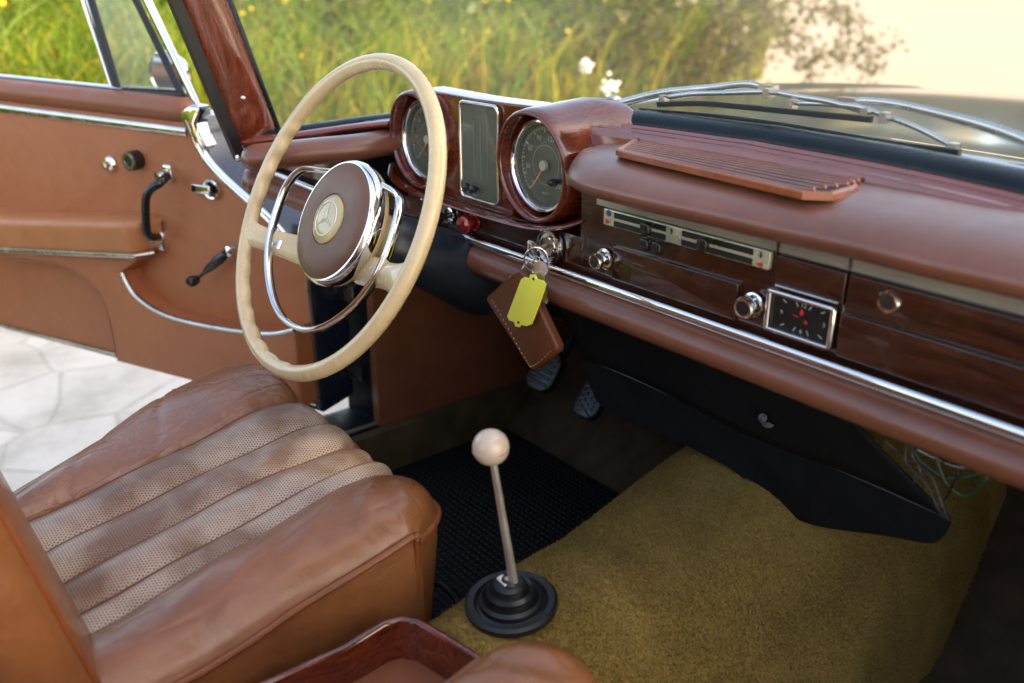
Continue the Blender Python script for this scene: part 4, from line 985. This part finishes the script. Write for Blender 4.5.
# belt roll and chrome
rollp = [DP(u_, .683+ (u_-.19)*.018, -.010) for u_ in [.178,.184,.20]+list(np.linspace(.23,1.10,21))]
vs, fs = sweep(rollp, circ(.030,18,.0215), up=ZA, scale=[.45,.8,.97]+[1]*21); mesh('belt_roll', vs, fs, 'door_leather_dark', door)
vs, fs = sweep([DP(u_, .6495+(u_-.19)*.020, .006) for u_ in np.linspace(.185,1.10,20)], circ(.004,10,.0078), up=ZA); mesh('belt_chrome', vs, fs, 'chrome_worn', door)
vs, fs = sweep([DP(u_, .7065+(u_-.19)*.018, -.022) for u_ in np.linspace(.35,1.10,14)], circ(.010,10,.003), up=ZA); mesh('belt_weatherstrip', vs, fs, 'chrome', door)
cc = [dpx(a,b,.012) for a,b in ((180,110),(190,105),(199,107),(200,116),(196,124),(199,134),(206,146),(203,150),(195,142),(188,132),(181,122))]
v, f = prism(cc, DP(0,0,-.012), du, ZA, dn, .026, .006); mesh('corner_cap', v, f, 'chrome', door, sharp=50)
# quarter window
def LP(x0, y0, x1, y1, o=-.02, ext=2.4):
    a = DP(*dpx(x0,y0,o),o); b = DP(*dpx(x1,y1,o),o); return a, a+(b-a)*ext-dn*.03
qw = empty('quarter_window', tuple(DP(.3,.70)), door)
zt = 1.06
A_ = (.349,.703); B_ = (.192,.703)
def lineU(a, z, sl): return (a[0]+(z-a[1])*sl, z)
pA, pAt = LP(119,93,85,0); pB, pBt = LP(183,97,130,0); cA, cAt = LP(114,92,78,0); cB, cBt = LP(198,106,141,0)
for nm, a, b, r1, r2, mt in (('black_frame',pA,pAt,.0085,.006,'black_rubber'),('chrome_divider',cA,cAt,.0045,.006,'chrome'),('black_frame',pB,pBt,.0065,.006,'black_rubber'),('chrome_post',cB,cBt,.0085,.006,'chrome'),('lower_frame',pA+ZA*.003,pB+ZA*.003,.0065,.006,'black_rubber'),('inner_chrome',pA-du*.009+ZA*.011,pB+du*.012+ZA*.011,.0025,.003,'chrome_worn')):
    m = MB(); m.add(*sweep([a,b], circ(r1,10,r2), up=dn)); m.build(nm, mt, qw)
mesh('pane', [pA,pB,pBt,pAt], [(0,1,2,3)], 'quarter_glass', qw, smooth=False)
m = MB(); m.add(*sweep([cBt, pAt], circ(.008,10), up=dn)); m.build('window_top_rail', 'chrome', door)
# mirror outside
sm = empty('side_mirror', tuple(PX(170,85,-1.08)), door)
mc = onplane(172,74,DP(0,0,-.14),dn)
m = MB(); m.add(*lathe([(.0001,.03),(.018,.027),(.033,.018),(.042,.002),(.044,-.012),(.041,-.018),(.038,-.014),(.0001,-.014)], mc, np.array((-.35,.93,.1)), 32)); m.build('mirror_head', 'chrome', sm)
m = MB(); m.add(*tube([mc+np.array((0,0,-.02)), mc+np.array((.01,-.01,-.09))], .007, 10)); m.build('mirror_stem', 'chrome', sm)
# armrest
def arm(u, v):
    s = .275+u*.83; k = min(1, (s-.275)/.03); k = math.sqrt(max(0, 1-(1-k)**2))
    zt_ = .497-.047*min(1,(s-.275)/.40)*.9; zb_ = .437-.055*min(1,(s-.275)/.45)*.85
    sec = [(0,zt_+.004),(.028,zt_+.004),(.052,zt_+.0015),(.064,zt_-.006),(.066,zt_-.02),(.064,zb_+.008),(.058,zb_),(.03,zb_-.004),(0,zb_-.004)]
    q = spline([(a,b,0) for a,b in sec], 3); p = q[int(round(v*(len(q)-1)))]
    return DP(s, (zt_+zb_)/2+(p[1]-(zt_+zb_)/2)*(.6+.4*k), p[0]*(.15+.85*k))
vs, fs, uv = grid(arm, 60, 24); ar = mesh('armrest', vs, fs, 'armrest_leather', door, sharp=70)
tp_ = [DP(s, .435-.055*min(1,(s-.275)/.45)*.85, .064*math.sqrt(max(0,1-(1-min(1,(s-.262)/.03))**2))+.002) for s in np.linspace(.268,1.10,40)]
vs, fs = sweep(tp_, circ(.0035,8,.0045), up=ZA); mesh('armrest_chrome', vs, fs, 'chrome_worn', ar)
# map pocket: raised shape flowing into the armrest
po = .045
cre = [dpx(a,b,po) for a,b in ((0,259),(30,261),(55,264),(72,270),(86,280),(97,292),(105,308),(110,326),(114,348),(115,358))]
ptop = [dpx(a,b,po) for a,b in ((121,273),(127,285),(136,297),(152,309),(172,318),(200,325),(235,331),(270,334),(308,333))]
armb = [dpx(a,b,po) for a,b in ((140,258),(100,256),(50,252))]
bot = [(-.075,.200),(.05,.198),(.25,.197)]
poly = cre[::1] + [(cre[-1][0],.197)] + bot[::-1] + [(-.080,ptop[-1][1])] + [(min(p[0],9),p[1]) for p in ptop[::-1]] + armb + [(cre[0][0],armb[-1][1])]
poly = [(max(p[0],-.043),p[1]) for p in poly]
pl2 = []
for p in poly:
    if not pl2 or math.hypot(p[0]-pl2[-1][0], p[1]-pl2[-1][1]) > .004: pl2.append(p)
v, f = prism(pl2, DP(0,0,.003), du, ZA, dn, po-.003, .008); mp_ = mesh('map_pocket', v, f, 'door_leather', door, sharp=50)
pt3 = spline([DP(max(a,-.043),b,po-.002) for a,b in ptop], 6)
vs, fs = sweep(pt3, circ(.0045,10,.005), up=dn); mesh('pocket_chrome', vs, fs, 'chrome_worn', mp_)
cr3 = spline([DP(a,b,po-.003) for a,b in cre], 5)
vs, fs = sweep(cr3, circ(.0022,8), up=dn); mesh('pocket_seam', vs, fs, 'door_leather_dark', mp_)
vs, fs = sweep([DP(-.045,.192,.006),DP(1.1,.186,.006)], circ(.004,8), up=ZA); mesh('lower_seal', vs, fs, 'old_steel', door)
# pull handle
ph = empty('door_pull', tuple(DP(.25,.5)), door)
m = MB(); q = spline([DP(*dpx(167,176,.03),.03), DP(*dpx(160,183,.05),.05), DP(*dpx(150,190,.058),.058), DP(*dpx(146,200,.060),.060), DP(*dpx(146,218,.060),.060), DP(*dpx(147,232,.058),.058), DP(*dpx(152,237,.05),.05), DP(*dpx(158,237,.03),.03)], 6)
m.add(*tube(q, .0072, 12)); m.build('grip', 'black_plastic', ph)
u1, z1_ = dpx(168,173,.012); u2, z2_ = dpx(161,241,.012)
for uu, zz, hh in ((u1,z1_,.016),(u2,z2_,.018)):
    m = MB(); m.add(*prism([(a+uu,b+zz) for a,b in rrect(-.010,.010,-hh,hh,.006)], DP(0,0,.003), du, ZA, dn, .014, .005)); m.add(*tube([DP(uu,zz,.015),DP(uu+.004,zz-.003,.034)], .0075, 12)); m.build('mount', 'chrome', ph)
# knobs
u_, z_ = dpx(109,164,.01); m = MB(); m.add(*lathe([(.014,0),(.015,.006),(.012,.010),(.007,.011),(.006,.018),(.0001,.019)], DP(u_,z_,.003), dn, 24)); m.build('lock_knob', 'chrome', door)
u_, z_ = dpx(131,161,.02); k_ = empty('heater_vent_knob', tuple(DP(u_,z_)), door)
m = MB(); m.add(*lathe([(.017,0),(.0175,.016),(.0165,.022),(.0125,.023),(.0120,.020)], DP(u_,z_,.003), dn, 32)); m.add(*lathe([(.0085,.020),(.0085,.0215),(.0001,.022)], DP(u_,z_,.003), dn, 24)); m.build('knob_body', 'black_plastic', k_)
m = MB(); m.add(*lathe([(.0138,.021),(.0132,.0240),(.0098,.0240),(.0088,.020)], DP(u_,z_,.003), dn, 32)); m.build('knob_ring', 'chrome', k_)
dh = empty('door_release', tuple(DP(.15,.557)), door); u_, z_ = dpx(212,189,.008)
m = MB(); m.add(*lathe([(.0175,0),(.0185,.006),(.0165,.010),(.0135,.009),(.012,.003)], DP(u_,z_,.003), dn, 32)); m.build('bezel', 'chrome', dh)
m = MB(); m.add(*lathe([(.0125,.002),(.0001,.002)], DP(u_,z_,.003), dn, 24)); m.build('recess', 'black_plastic', dh)
m = MB(); m.add(*prism([(a+u_,b+z_) for a,b in rrect(-.004,.040,-.0085,.0070,.004)], DP(0,0,.012), du, ZA, dn, .006, .002)); m.build('lever', 'chrome', dh)
wc = empty('window_crank', tuple(DP(.13,.446)), door)
a_ = dpx(229,251,.03); b_ = dpx(198,279,.03)
m = MB(); m.add(*lathe([(.015,0),(.014,.01),(.011,.022),(.009,.030),(.0001,.033)], DP(*a_,.003), dn, 24)); m.build('crank_hub', 'chrome', wc)
m = MB(); pa = DP(*a_,.030); pb = DP(*b_,.036); m.add(*tube([pa+(pb-pa)*t for t in np.linspace(.1,.68,8)], .009, 14, scale=[.75,.95,1.0,1.0,.95,.85,.75,.6])); m.add(*tube([pa+(pb-pa)*t for t in (.66,.9)], .0035, 8)); m.build('crank_arm', 'black_plastic', wc)
m = MB(); m.add(*lathe([(.0001,-.004),(.008,-.003),(.0095,.003),(.0095,.012),(.007,.016),(.0035,.0165),(.003,.014),(.0001,.014)], pb, dn, 20)); m.build('crank_knob', 'black_plastic', wc)
# --- bonnet and cowl outside the windscreen
def bon(u, v):
    x = (u*2-1)*.70; y0 = yb(min(abs(x)*.95,.75))+.006; y = y0+(2.35-y0)*v; s = abs(u*2-1)
    t = (y-.84)/1.5
    z = .722-.010*min(1,t*6)-.075*max(0,t)**2 - .030*s**4 + .012*math.exp(-((s-.88)/.07)**2)*min(1,max(0,t*3)) - (zb(0)-zb(x))*.9*max(0,1-t*2.5)
    if s > .97: z -= (s-.97)*1.2
    if v > .93: z -= ((v-.93)/.07)**2*.06
    return (x, y, z)
bon_ = empty('bonnet', (0,1.5,.7), car)
def clip(v0, v1): return grid(lambda u, v: bon(u, v0+(v1-v0)*v), 60, 40)
v_, f_, uv = clip(0, .12); mesh('cowl', v_, f_, 'body_paint', bon_)
v_, f_, uv = clip(.125, 1); mesh('bonnet_skin', v_, f_, 'body_paint', bon_)
for sx in (-1, 1):
    m = MB(); m.add(*prism([(.78,-.02),(2.35,-.02),(2.35,.52),(1.6,.58),(.78,.60)], (.70*sx,0,0), YA, ZA, XA*sx, .06, .02)); m.build('front_wing', 'body_paint', bon_)
m = MB()
for k in range(9): m.add(*sweep([(-.13,.905+k*.006,.7255-.0008*k),(.22,.905+k*.006,.7255-.0008*k)], [(-.0012,-.003),(.0012,-.003),(.0012,.002),(-.0012,.002)], up=ZA))
m.build('cowl_vent', 'black_plastic', bon_, smooth=False)
# --- wipers
def wiper(armp, frp, rub, offs):
    w_ = empty('wiper', tuple(gl(*armp[0], .02)), car)
    a = spline([gl(x,y,o) for (x,y),o in zip(armp, offs)], 6)
    m = MB(); m.add(*sweep(a, circ(.0020,8,.0042), up=ZA, scale=list(np.linspace(1.35,.8,len(a))))); m.add(*boxv(gl(*armp[-1],.022), XA, YA, ZA, .020,.010,.011)); m.add(*lathe([(.011,-.01),(.011,.008),(.007,.013),(.0001,.014)], gl(*armp[0],.02), (0,.7,.7), 16)); m.build('wiper_arm', 'chrome_worn', w_)
    m = MB(); b = spline([gl(x,y,.016) for x,y in frp], 6); m.add(*sweep(b, circ(.0016,8,.0030), up=ZA))
    for x, y in (frp[0], frp[-1], frp[len(frp)//2]): m.add(*boxv(gl(x,y+1.5,.010), XA, YA, ZA, .008,.010,.010))
    m.build('blade_frame', 'chrome_worn', w_)
    m = MB(); c = spline([gl(x,y,.004) for x,y in rub], 6); m.add(*sweep(c, [(-.002,-.0035),(.002,-.0035),(.0028,.0025),(-.0028,.0025)], up=ZA)); m.build('blade_rubber', 'black_rubber', w_)
wiper([(612,106),(640,98),(668,92),(710,88),(748,84),(768,90)], [(664,98),(690,94),(725,93),(768,92),(800,97),(830,102),(866,112)], [(658,104),(700,103),(740,106),(780,110),(830,115),(872,119)], [.02,.025,.028,.028,.026,.022])
wiper([(1075,163),(1024,140),(985,126),(940,114),(895,104),(862,101),(848,103)], [(792,103),(825,104),(858,107),(885,116),(915,127),(954,147)], [(640,110),(716,116),(780,124),(840,134),(900,144),(960,152)], [.02,.025,.028,.028,.026,.024,.022])
# ------------------------------------------------------------------ OUTSIDE
g = mesh('ground', [(-60,-60,-.254),(60,-60,-.254),(60,90,-.254),(-60,90,-.254)], [(0,1,2,3)], 'bank_soil', None, smooth=False); tag(g, kind='structure')
pv = mesh('paved_yard', [(-1.9,-9,-.25),(40,-9,-.25),(40,60,-.25),(4,60,-.25),(-40,60,-.25),(-8.5,12,-.25),(-5.0,8.0,-.25),(-3.4,2.2,-.25),(-2.9,.5,-.25),(-2.0,-.7,-.25)], [(0,1,2,3,4,5,6,7,8,9)], 'paving_stone', None, smooth=False); tag(pv, kind='structure')
sf = mesh('sandy_field', [(-45,5.2,-.246),(45,5.2,-.246),(45,85,-.246),(-45,85,-.246)], [(0,1,2,3)], 'sandy_ground', None, smooth=False); tag(sf, kind='structure')
v_, f_, uv = grid(lambda u, v: (-90+180*u, 80+10*v, -.3+(15+2.5*math.sin(u*40)+1.5*math.sin(u*97+1)+1.0*math.sin(u*211))*math.sin(v*math.pi/2)), 160, 6); fh = mesh('unseen_hill', v_, f_, 'unseen_hill_tone', None); tag(fh, kind='structure')  # unseen ridge added to darken the bright sky reflected in the bonnet
# vegetation line
line = [np.array(p, float) for p in [(-2.2,-9),(-2.2,-4),(-2.5,-1.2),(-4.2,1.0),(-4.6,2.6),(-4.8,4.2),(-5.1,6.0),(-5.3,7.6),(-6.4,9.6)]]
def bankpos(s, d):
    k = s*(len(line)-1); i = min(int(k), len(line)-2); t = k-i; p = line[i]*(1-t)+line[i+1]*t; e = line[i+1]-line[i]; e /= np.linalg.norm(e)
    nrm = np.array((-e[1], e[0]));
    return p+nrm*d
def bh(d): return -.25+min(.5, max(0, d-.3)*.25)
v_, f_, uv = grid(lambda u, v: (lambda q: (q[0], q[1], bh(v*6)+.12*math.sin(u*90)*v+.1*math.sin(u*37+v*9)))(bankpos(u, v*6)), 80, 14)
bk_ = mesh('bank', v_, f_, 'bank_soil', None); tag(bk_, kind='structure')
def blades(name, N, hr, wr_, mat, seed, d0, d1, s0=0., s1=1., lean=.35, segs=5):
    r_ = np.random.default_rng(seed); V = []; F = []
    for b in range(N):
        s = s0+(s1-s0)*r_.random(); d = d0+(d1-d0)*r_.random()**1.3; p = bankpos(s, d); z0 = bh(d)-.05
        h = hr[0]+(hr[1]-hr[0])*r_.random(); a = r_.random()*6.283; L_ = h*lean*(.3+1.5*r_.random()); w = wr_*(.6+.8*r_.random()); dx, dy = math.cos(a), math.sin(a)
        fa = r_.random()*6.283; sx_, sy_ = math.cos(fa)*w, math.sin(fa)*w; n0 = len(V)
        for k in range(segs+1):
            t = k/segs; lx = L_*t**2.2; zz = z0+h*(t-.18*lean*3*t**3); ww = (1-t**2)*1.0+.05
            V.append((p[0]+dx*lx-sx_*ww, p[1]+dy*lx-sy_*ww, zz)); V.append((p[0]+dx*lx+sx_*ww, p[1]+dy*lx+sy_*ww, zz))
        for k in range(segs): q = n0+2*k; F.append((q,q+1,q+3,q+2))
    me = bpy.data.meshes.new(name); me.from_pydata(V, [], F); me.materials.append(M[mat]); o = bpy.data.objects.new(name, me); col.objects.link(o); return o
o = blades('tall_grass', 9000, (.8,1.5), .010, 'grass_green', 1, 0, 3.2); tag(o, 'dense tall green grass and reeds beside the yard', 'grass', kind='stuff')
o = blades('yellow_grass', 6000, (.7,1.4), .009, 'grass_yellow', 2, 0, 3.0, lean=.5); tag(o, 'sunlit yellow green grass mixed into the reeds', 'grass', kind='stuff')
o = blades('dry_grass', 3500, (.5,1.4), .007, 'grass_dry', 3, 0, 2.6, lean=.7); tag(o, 'dry brown grass stalks among the reeds', 'grass', kind='stuff')
def leafcloud(N, cen, rad, size, seed, hollow=.3):
    r_ = np.random.default_rng(seed); V = []; F = []; C_ = np.array(cen); Rr = np.array(rad)
    ncl = max(6, N//60); cl = []
    for i in range(ncl):
        v = r_.normal(size=3); v /= np.linalg.norm(v); cl.append(v*(hollow+(1-hollow)*r_.random()**.5))
    for i in range(N):
        c = cl[r_.integers(ncl)]; p = C_+Rr*(c+r_.normal(size=3)*.13)
        a, b = r_.normal(size=3), r_.normal(size=3); a /= np.linalg.norm(a); b -= a*(a@b); b /= np.linalg.norm(b); s = size*(.5+r_.random()); n0 = len(V)
        V += [tuple(p-a*s), tuple(p+b*s*.45), tuple(p+a*s), tuple(p-b*s*.45)]; F.append((n0,n0+1,n0+2,n0+3))
    return V, F
def shrub(name, base, rad, N, size, mat, seed, lab, cat, grp):
    e = empty(name, base); tag(e, lab, cat, grp); c = (base[0], base[1], base[2]+rad[2]*1.0)
    V, F = leafcloud(N, c, rad, size, seed)
    me = bpy.data.meshes.new('foliage'); me.from_pydata(V, [], F); me.materials.append(M[mat]); o = bpy.data.objects.new('foliage', me); col.objects.link(o); o['_w'] = (0.,0.,0.); setp(o, e)
    r_ = np.random.default_rng(seed); m = MB()
    for k in range(7):
        a = r_.random()*6.28; q = np.array(c)+np.array((math.cos(a)*rad[0]*.6, math.sin(a)*rad[1]*.6, rad[2]*(.2+.5*r_.random()))); b0 = np.array(base); mid = (b0+q)/2+r_.normal(size=3)*.06
        m.add(*tube(spline([b0, mid, q], 4), .016, 6, scale=list(np.linspace(1,.3,9))))
    m.build('stems', 'bark', e); return e
shr = [(.30,1.6,(.9,.7,.55),'leaf_green','low dark shrub beside the car mirror behind the reeds'),
       (.47,1.9,(1.0,.8,.62),'leaf_green','bushy green shrub behind the reeds seen right of the windscreen pillar'),
       (.57,1.6,(1.0,.8,.65),'leaf_brown','olive brown shrub behind the reeds seen above the steering wheel'),
       (.66,1.5,(1.1,.8,.72),'leaf_green','leafy shrub behind the reeds seen above the left gauge'),
       (.75,.7,(1.1,.9,.8),'leaf_brown','brown green shrub seen above the right gauge'),
       (.84,.5,(1.2,.9,.95),'leaf_brown','darkest shrub seen above the folded left wiper'),
       (.93,.7,(1.1,.9,1.0),'leaf_green','last shrub of the row, next to the overhanging branch')]
for i, (s, d, rad, mt, lb) in enumerate(shr):
    p = bankpos(s, d); shrub('shrub', (p[0], p[1], bh(d)-.1), rad, 3200, .05, mt, 40+i, lb, 'shrub', 'shrubs behind the reeds')
# flowers: white umbel heads
for i, (px, py, D, lb) in enumerate(((610,86,5.2,'large white flower head seen just left of the wipers'), (586,67,6.0,'smaller white flower head above the right gauge'))):
    r = ray(px, py); h = math.hypot(r[0], r[1]); p = CAM+r*(D/h)
    e = empty('white_flower', (p[0], p[1], -.25)); tag(e, lb, 'flower', 'white flowers in the reeds')
    m = MB(); r_ = np.random.default_rng(90+i)
    for k in range(26):
        q = p+np.array((r_.normal()*.022, r_.normal()*.022, r_.normal()*.022)); m.add(*lathe([(.0001,-.008),(.011,0),(.009,.007),(.0001,.009)], q, r_.normal(size=3), 7))
    m.build('flower_head', 'petal', e); m = MB(); m.add(*tube(spline([np.array((p[0]+.05,p[1]+.03,-.25)), p*.5+np.array((p[0]+.05,p[1]+.03,-.25))*.5+np.array((.02,0,0)), p], 6), .006, 6)); m.build('stem', 'grass_green', e)
V = []; F = []
yf = MB(); r_ = np.random.default_rng(5)
for k in range(260):
    d = r_.random()*1.6; p = bankpos(.3+.6*r_.random(), d); c = np.array((p[0], p[1], bh(d)+.5+1.1*r_.random())); yf.add(*lathe([(.0001,-.006),(.017,.0),(.012,.006),(.0001,.007)], c, r_.normal(size=3), 7))
o = yf.build('small_yellow_flowers', 'petal_yellow'); tag(o, 'small yellow flowers scattered through the reeds', 'flowers', kind='stuff')
# trees
SUN_EL, SUN_AZ = R(42), R(60)
SV = np.array((math.sin(SUN_AZ)*math.cos(SUN_EL), math.cos(SUN_AZ)*math.cos(SUN_EL), math.sin(SUN_EL)))
HOLES = [((-.235,.445,.38),.034),((-.315,.43,.385),.028),((-.165,.43,.39),.028),((-.255,.345,.375),.020),((-.56,.34,.375),.016)]  # gaps cut in the unseen crown to aim sun patches at the seat
def tree(name, base, H, lab, seed, crownc, rad, N, size, lean=(0,0), mat='leaf_green', limbs=9, tr=.12, hollow=.3, holes=()):
    e = empty(name, base); tag(e, lab, 'tree'); r_ = np.random.default_rng(seed); b = np.array(base, float); cc = np.array(crownc, float)
    m = MB(); tk = spline([b, b*.6+cc*.4+np.array((.1,-.05,0)), cc], 8); m.add(*tube(tk, tr, 12, scale=list(np.linspace(1,.35,len(tk))))); m.build('trunk', 'bark', e)
    m = MB()
    for k in range(limbs):
        s = tk[int(len(tk)*(.45+.5*r_.random()))]; v = r_.normal(size=3); v /= np.linalg.norm(v); q = cc+v*np.array(rad)*.8; mid = (s+q)/2+r_.normal(size=3)*.12; pth = spline([s, mid, q], 6); m.add(*tube(pth, tr*.3, 6, scale=list(np.linspace(1,.2,len(pth)))))
    m.build('limbs', 'bark', e)
    V, F = leafcloud(N, cc, rad, size, seed, hollow)
    if holes:
        Q = np.array(V).reshape(-1, 4, 3).mean(1); keep = np.ones(len(Q), bool)
        for c_, r__ in holes:
            d = Q-np.array(c_); d = d-np.outer(d@SV, SV); keep &= (np.linalg.norm(d, axis=1) > r__+size*.18)
        V = np.array(V).reshape(-1, 4, 3)[keep].reshape(-1, 3).tolist(); F = [(4*i,4*i+1,4*i+2,4*i+3) for i in range(len(V)//4)]
    me = bpy.data.meshes.new('crown'); me.from_pydata(V, [], F); me.materials.append(M[mat]); o = bpy.data.objects.new('crown', me); col.objects.link(o); o['_w'] = (0.,0.,0.); setp(o, e)
    return e
# overhanging branchy tree, at the end of the shrub row; its drooping twigs cross the bright yard
r = ray(770, 10); tb = bankpos(.97, .6)
te = tree('tree', (tb[0], tb[1], -.25), 4, 'slender tree whose drooping twigs hang over the bright yard at top right', 11, (tb[0]+.3, tb[1]-.3, 3.2), (2.0,1.8,1.3), 5200, .06, tr=.09)
mt_ = MB(); V = []; F = []; r_ = np.random.default_rng(12)
tw = [[(740,-60),(755,-10),(790,30),(840,55),(905,40)],[(745,-30),(770,20),(800,55),(815,78)],[(720,-40),(722,0),(745,35),(748,70)],[(760,-40),(800,5),(850,15),(870,50),(868,78)],[(735,-50),(715,20),(700,60),(712,82)],[(790,-40),(830,-10),(842,30),(838,70)],[(700,-40),(690,10),(715,40),(770,60)]]
for j, t_ in enumerate(tw):
    D = 7.6+.25*j
    pts = []
    for x, y in t_:
        r = ray(x, y); pts.append(CAM+r*(D/math.hypot(r[0], r[1])))
    pts = spline(pts, 8); mt_.add(*tube(pts, .010, 5, scale=list(np.linspace(1.4,.3,len(pts)))))
    for p in pts[6:]:
        for q in range(14):
            if r_.random() < .5: continue
            a, b = r_.normal(size=3), r_.normal(size=3); a /= np.linalg.norm(a); b -= a*(a@b); b /= np.linalg.norm(b); s = .032*(.5+r_.random()); pp = p+r_.normal(size=3)*.06; n0 = len(V)
            V += [tuple(pp-a*s), tuple(pp+b*s*.5), tuple(pp+a*s), tuple(pp-b*s*.5)]; F.append((n0,n0+1,n0+2,n0+3))
mt_.build('drooping_twigs', 'bark', te)
me = bpy.data.meshes.new('twig_leaves'); me.from_pydata(V, [], F); me.materials.append(M['leaf_brown']); o = bpy.data.objects.new('twig_leaves', me); col.objects.link(o); o['_w'] = (0.,0.,0.); setp(o, te)
tree('tree', (7.2, 4.8, -.25), 6, 'large leafy tree beside the yard that dapples the car with shade', 21, (5.4,3.5,6.0), (3.2,3.2,2.0), 27000, .11, tr=.22, limbs=14, hollow=.05, holes=HOLES)
# ------------------------------------------------------------------ light, world, camera
SUN_EL, SUN_AZ = R(42), R(60)       # azimuth measured from +Y towards +X
w = bpy.data.worlds.new('World'); scn.world = w; w.use_nodes = True
nt = w.node_tree; bg = nt.nodes['Background']; sky = nt.nodes.new('ShaderNodeTexSky'); sky.sky_type = 'NISHITA'; sky.sun_disc = False
sky.sun_elevation = SUN_EL; sky.sun_rotation = SUN_AZ; sky.dust_density = 2.5; nt.links.new(sky.outputs[0], bg.inputs[0]); bg.inputs[1].default_value = .15
sd = bpy.data.lights.new('sun', 'SUN'); sd.energy = 3.2; sd.angle = R(.6); sd.color = (1,.90,.74)
so = bpy.data.objects.new('sun', sd); col.objects.link(so)
sdir = Vector((math.sin(SUN_AZ)*math.cos(SUN_EL), math.cos(SUN_AZ)*math.cos(SUN_EL), math.sin(SUN_EL)))
so.rotation_euler = sdir.to_track_quat('Z', 'Y').to_euler()
cd_ = bpy.data.cameras.new('camera'); co = bpy.data.objects.new('camera', cd_); col.objects.link(co); scn.camera = co
cd_.sensor_width = 36; cd_.lens = FPX*36/1024; cd_.clip_start = .02; cd_.clip_end = 500
mw = Matrix(((cR[0],cU[0],-cF[0],CAM[0]),(cR[1],cU[1],-cF[1],CAM[1]),(cR[2],cU[2],-cF[2],CAM[2]),(0,0,0,1))); co.matrix_world = mw
cd_.dof.use_dof = True; cd_.dof.focus_distance = 1.08; cd_.dof.aperture_fstop = 3.6
scn.view_settings.view_transform = 'Standard'; scn.view_settings.look = 'None'; scn.view_settings.exposure = 2.05; scn.view_settings.use_white_balance = True; scn.view_settings.white_balance_temperature = 7900; scn.view_settings.white_balance_tint = 13; scn.view_settings.gamma = 1
scn.cycles.use_denoising = True; scn.cycles.max_bounces = 8; scn.cycles.transparent_max_bounces = 12; scn.cycles.sample_clamp_indirect = 6
for o in bpy.data.objects:
    if '_w' in o: del o['_w']
